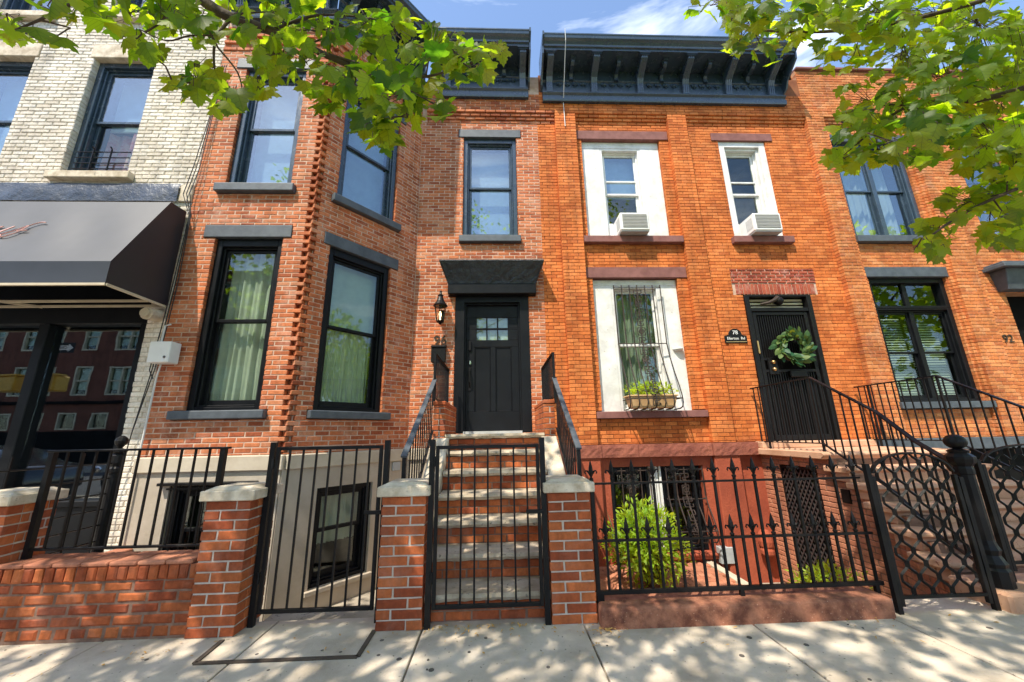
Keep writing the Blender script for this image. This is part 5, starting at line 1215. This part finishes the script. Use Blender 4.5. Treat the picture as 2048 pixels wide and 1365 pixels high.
# signal pole at the corner
sg = thing('signal_pole', 'street corner pole with yellow signals and a one way sign, mirrored in the shop glass', 'signal pole', (-13.7, -7.7, 0))
MB().lathe((-13.7, -7.7, 0), [(.12, 0), (.12, .3), (.07, .35), (.06, 5.2), (.001, 5.22)], 12).build('pole', M['greybox'], sg)
for x, y in ((-13.2, -7.6), (-14.3, -7.6)):
    h = MB().wb(x-.32, x+.32, y-.2, y+.2, 2.85, 3.3).build('signal_head', M['yellow'], sg, bevel=.03); MB().wb(x-.36, x+.36, y-.05, y+.25, 3.3, 3.34).build('visor', M['yellow'], h)
MB().wb(-13.66, -13.42, -7.75, -7.55, 3.45, 4.1).build('call_box', M['signred'], sg, bevel=.03)
FSg = Fr(0, -7.58, -1, 0)
MB().box(FSg, 12.75, 13.6, 0, .012, 4.0, 4.32).build('sign_plate', M['iron'], sg, bevel=.004)
MB().prism(FSg, [(12.8, 4.16), (12.95, 4.04), (12.95, 4.09), (13.55, 4.09), (13.55, 4.23), (12.95, 4.23), (12.95, 4.28)], .012, .016).build('sign_arrow', M['whiteink'], sg)
text_mesh('ONE WAY', FSg, 13.26, 4.16, .12, .018, .002).build('sign_lettering', M['iron'], sg)
# parked car
cr_ = thing('parked_car', 'black car parked at the kerb, mirrored low in the shop glass', 'car', (-13.8, -8.4, -.14))
FCx = Fr(0, -7.5)
bp = [(-16.1, .25), (-16.1, .75), (-15.9, .85), (-15.2, .92), (-14.6, 1.32), (-14.2, 1.4), (-13.2, 1.4), (-12.7, 1.3), (-12.0, .95), (-11.5, .88), (-11.4, .6), (-11.4, .25)]
body = MB().prism(FCx, [(a, b-.06) for a, b in bp][::-1], -1.75, -.05).build('body', M['carpaint'], cr_, bevel=.12, seg=4, smooth=True)
for u0, u1 in ((-14.9, -13.75), (-13.7, -12.35)): MB().prism(FCx, [(u0, .88), (u1, .88), (u1-.2, 1.22), (u0+.25 if u0 < -14 else u0, 1.22)], -.055, -.04).build('side_window', M['glasshi'], body)
for x in (-15.3, -12.2):
    for y in (-7.6, -9.15):
        w_ = MB().tube([(x, y-.1, .19), (x, y+.1, .19)], .33, 20).build('wheel', M['cable'], cr_); MB().tube([(x, y-.11, .19), (x, y+.115, .19)], .2, 14).build('rim', M['chrome'], w_)
for y in (-7.75, -9.0): MB().ball((-11.45, y, .62), .1, 10, 6).build('headlight', M['chrome'], cr_)
# ================================================================ the two street trees
SDIR = S
LEFT = [(15, 28, 28, 35, 4), (52, 72, 40, 22, 4), (95, 12, 45, 22, 5), (20, 60, 14, 20, 1), (110, 75, 16, 14, 1), (175, 18, 50, 32, 9), (262, 36, 55, 42, 13), (335, 28, 55, 40, 13), (262, 88, 22, 22, 2), (385, 48, 45, 42, 11), (300, 108, 25, 22, 3), (392, 165, 50, 34, 14), (452, 205, 36, 24, 6), (350, 175, 26, 16, 3), (470, 40, 55, 40, 11), (538, 112, 52, 48, 14), (565, 28, 60, 40, 15), (640, 58, 68, 52, 20), (722, 55, 60, 52, 18), (792, 70, 60, 48, 18), (862, 100, 58, 46, 16), (928, 118, 40, 40, 11), (965, 100, 22, 22, 4), (905, 80, 30, 26, 4), (700, 160, 76, 46, 22), (782, 188, 56, 46, 16), (642, 190, 36, 36, 9), (852, 180, 46, 36, 11), (742, 245, 46, 36, 12), (768, 285, 30, 20, 4), (690, 205, 40, 28, 6), (815, 235, 26, 26, 4), (985, 95, 12, 14, 2), (960, 150, 24, 24, 4), (880, 215, 22, 20, 3), (1000, 110, 10, 10, 1), (520, 180, 24, 40, 4), (615, 130, 50, 40, 9)]
RIGHT = [(1420, 12, 55, 22, 7), (1500, 22, 60, 40, 15), (1478, 85, 26, 26, 4), (1530, 112, 22, 22, 3), (1500, 60, 40, 30, 6), (1580, 30, 66, 44, 18), (1662, 22, 74, 44, 22), (1762, 34, 80, 54, 28), (1862, 44, 80, 66, 34), (1962, 56, 80, 80, 42), (2028, 110, 40, 90, 24), (1572, 72, 40, 26, 6), (1650, 112, 28, 34, 5), (1705, 120, 36, 30, 6), (1800, 122, 80, 58, 26), (1900, 150, 80, 70, 36), (1985, 200, 76, 80, 38), (1722, 196, 50, 34, 9), (1802, 212, 76, 54, 22), (1882, 250, 70, 46, 20), (1965, 290, 70, 60, 26), (1705, 256, 44, 28, 6), (1690, 318, 40, 24, 8), (1740, 60, 60, 40, 10), (1780, 260, 50, 40, 8), (1755, 300, 44, 30, 8), (1830, 300, 50, 30, 8), (1995, 380, 56, 50, 18), (2032, 450, 26, 50, 10), (1925, 410, 46, 34, 10), (1872, 468, 46, 30, 9), (1872, 500, 30, 16, 3), (1975, 470, 40, 30, 6), (2045, 300, 40, 80, 16)]
def tree(label, base, crown, rad, clusters, drange, branches, size, seed, ngen):
    global rng
    rng = random.Random(seed)
    t = thing('maple_tree', label, 'tree', base, 'street maples')
    bx, by, bz = base; C = Vector(crown)
    tr = MB(); tr.tube([(bx, by, -.05), (bx+.02, by, .25), (bx, by+.02, 1.5), (bx+.05, by, 3.0), (C.x*.4+bx*.6, C.y*.4+by*.6, 4.6)], .2, 12, .1)
    tr.build('trunk', M['bark'], t, smooth=True)
    limbs = MB(); tips = []
    for i in range(22):
        d = rv().normalized(); e = C+Vector((d.x*rad[0], d.y*rad[1], abs(d.z)*rad[2]*.8-.3))*.75; q = to_px(e)
        if q and -200 < q[0] < 2250 and -250 < q[1] < 1600: continue
        s = Vector((bx+.05, by, 2.7+rng.random()*1.6)); m = s.lerp(e, .5)+Vector((0, 0, .4))
        q = to_px(m)
        if q and -150 < q[0] < 2200 and -150 < q[1] < 1600: continue
        limbs.tube([s, m, e], .06, 7, .015); tips.append(e)
    limbs.build('limbs', M['bark'], t, smooth=True)
    # boughs that reach into the picture
    bough = []
    for pts, r0, r1, root in branches:
        P = [at_depth(*p) for p in pts]
        if root: P = [Vector((bx+.05, by, root)), Vector((bx+.05, by, root)).lerp(P[0], .5)+Vector((0, 0, .25))]+P
        fine = []
        for i in range(len(P)-1):
            a, b, c, d = P[max(i-1, 0)], P[i], P[i+1], P[min(i+2, len(P)-1)]
            for q in range(4):
                u = q/4; fine.append(.5*((2*b)+(c-a)*u+(2*a-5*b+4*c-d)*u*u+(3*b-a-3*c+d)*u**3))
        fine.append(P[-1]); MB().tube(fine, r0, 8, r1).build('branch', M['bark'], t, smooth=True); bough += fine[(8 if root else 0):]
    tw = MB(); L_ = []
    CL = []
    for q in clusters:
        d = rng.uniform(*drange); CL.append((at_depth(q[0], q[1], d), d, q))
    while CL:
        k_ = min(range(len(CL)), key=lambda i: min((q-CL[i][0]).length for q in bough)); c, d, (px, py, rx, ry, n) = CL.pop(k_)
        nb = min(bough, key=lambda q: (q-c).length); bough.append(c)
        mid = nb.lerp(c, .5)+rv(.03)+Vector((0, 0, .04)); tw.tube([nb, mid, c], .006, 5, .003)
        for i in range(n):
            a = rng.uniform(0, 6.283); q = math.sqrt(rng.random()); dd = d+rng.uniform(-.28, .28)
            p = at_depth(px+rx*q*math.cos(a), py+ry*q*math.sin(a), dd)
            tip = (p-c)*1.2+rv(.35)+Vector((0, 0, -.55)); nrm = SDIR*.75+Vector((0, -.5, .1))+rv(.42)
            s = size*rng.uniform(.62, 1.18); tip.normalize(); p0 = p-tip*s*.45
            L_.append((p0, tip, nrm, s, (p-CAM).length)); 
            if rng.random() < .7: tw.tube([mid.lerp(c, rng.random()), p0+Vector((0, 0, .02)), p0], .0022, 3, .0016)
    tw.build('twigs', M['bark'], t, kind='stuff')
    idx = sorted(range(len(L_)), key=lambda i: -L_[i][3]/L_[i][4]); one = set(idx[:300]); mb = MB()
    for i, (p, tip, nrm, s, _) in enumerate(L_):
        f, m3 = leaf_mx(p, tip, nrm, s)
        if i in one:
            o = link('leaf', rng.choice(LME), p, t); o.rotation_euler = m3.to_euler(); o.scale = (s, s, s)
        else:
            g = rng.choice(LV); mb.add([f(v) for v in g[0]], g[1], rng.uniform(.01, 1))
    n = 0
    while n < ngen:
        d = rv().normalized(); q = rng.random()**.4; p = C+Vector((d.x*rad[0], d.y*rad[1], d.z*rad[2]))*q
        if n > ngen*.42: p = Vector((C.x-.3, C.y-1.6, 8.6))+Vector((d.x*(rad[0]+.6), d.y*2.5, d.z*3.3))*q
        if math.sin(p.x*2.3+seed)+math.sin(p.y*2.9+1)+math.sin(p.z*2.7+2) < -.55: n += .25; continue
        z = to_px(p)
        if p.z < 2.7 or (z and -130 < z[0] < 2180 and -160 < z[1] < 1600): n += .1; continue
        f, _ = leaf_mx(p, rv(.8)+Vector((0, 0, -.4)), Vector((0, 0, 1))+rv(.5), size*rng.uniform(.8, 1.3)); g = rng.choice(LLO)
        mb.add([f(v) for v in g[0]], g[1], rng.uniform(.01, 1)); n += 1
    mb.build('foliage', M['leaf'], t, kind='stuff')
    return t
tree('street maple whose long bough hangs across the bay window of the red house', (-3.3, -7.0, 0.), (-3.1, -6.4, 5.4), (4.6, 3.0, 2.4), [(a, b, c, d, round(n*1.6)) for a, b, c, d, n in LEFT], (1.62, 2.05),
     [([(300, -90, 1.75), (390, -12, 1.78), (450, 30, 1.8), (541, 62, 1.82), (611, 92, 1.84), (700, 133, 1.86)], .05, .014, 3.2),
      ([(640, 106, 1.84), (752, 138, 1.86), (833, 155, 1.9), (903, 141, 1.95), (960, 120, 1.95)], .012, .004, None),
      ([(470, 28, 1.8), (434, 74, 1.8), (428, 125, 1.82), (440, 190, 1.82)], .01, .004, None), ([(434, 72, 1.8), (380, 72, 1.78), (333, 82, 1.76), (280, 60, 1.74)], .006, .003, None),
      ([(436, 96, 1.8), (475, 145, 1.8), (486, 190, 1.8)], .006, .003, None), ([(700, 133, 1.86), (760, 190, 1.9), (775, 280, 1.92)], .007, .003, None),
      ([(300, -60, 1.75), (180, -10, 1.72), (80, 40, 1.7), (30, 60, 1.68)], .012, .004, None), ([(541, 62, 1.82), (640, 30, 1.85), (760, 40, 1.9)], .01, .004, None)], .128, 11, 6000)
tree('street maple whose dense leafy boughs hang over the tan house', (5.0, -7.0, 0.), (4.4, -6.5, 5.4), (4.0, 3.0, 2.4), [(a, b, c, d, round(n*2.1)) for a, b, c, d, n in RIGHT], (2.0, 2.9),
     [([(2300, 60, 2.2), (2120, 150, 2.3), (1960, 200, 2.4), (1820, 210, 2.5), (1700, 300, 2.6)], .05, .006, 3.4), ([(2250, 300, 2.2), (2080, 360, 2.25), (1960, 410, 2.3), (1885, 455, 2.35), (1830, 500, 2.4)], .025, .004, 3.1),
      ([(2120, -60, 2.2), (1900, 20, 2.4), (1700, 60, 2.5), (1520, 60, 2.6), (1440, 20, 2.6)], .03, .005, 3.6), ([(1820, 210, 2.5), (1760, 214, 2.5), (1690, 250, 2.5)], .008, .003, None)], .138, 23, 6000)

# more street maples along the kerb, outside the picture but mirrored in the window glass
rng = random.Random(5)
mb = MB(); nt_ = 0
while nt_ < 2600:
    d = rv().normalized(); q = rng.random()**.4; p = Vector((0, 0, 6.))+Vector((d.x*3.7, d.y*3.3, d.z*3.4))*q
    if math.sin(p.x*2.1)+math.sin(p.y*2.6+1)+math.sin(p.z*2.4+2) < -.4: nt_ += .2; continue
    f, _ = leaf_mx(p, rv(.8)+Vector((0, 0, -.4)), Vector((0, 0, 1))+rv(.6), rng.uniform(.2, .32)); g = rng.choice(LLO); mb.add([f(v) for v in g[0]], g[1], rng.uniform(.01, 1)); nt_ += 1
fme = bpy.data.meshes.new('foliage'); fme.from_pydata(mb.v, [], mb.f); fme.attributes.new('tint', 'FLOAT', 'FACE').data.foreach_set('value', mb.t); fme.materials.append(M['leaf'])
tm = MB().tube([(0, 0, -.1), (0, 0, 1.5), (.1, .05, 3.2), (.2, 0, 5.2)], .2, 10, .08)
for a in range(7): tm.tube([(.05, 0, 2.8+a*.25), (1.1*math.cos(a*2.2), 1.1*math.sin(a*2.2), 4.6+a*.25), (2.2*math.cos(a*2.2), 2.2*math.sin(a*2.2), 5.6+a*.3)], .06, 6, .015)
tme = bpy.data.meshes.new('trunk'); tme.from_pydata(tm.v, [], tm.f); tme.materials.append(M['bark'])
for x, y, rz in ((14., -6.6, 0.), (22.5, -6.2, 2.), (32., -6.3, 4.)):
    t = thing('maple_tree', 'street maple farther along the kerb, only mirrored in the window glass', 'tree', (x, y, 0), 'street maples farther along')
    link('trunk', tme, (x, y, 0), t, rot=(0, 0, rz)); o = link('foliage', fme, (x, y, 0), t, rot=(0, 0, rz)); o['kind'] = 'stuff'
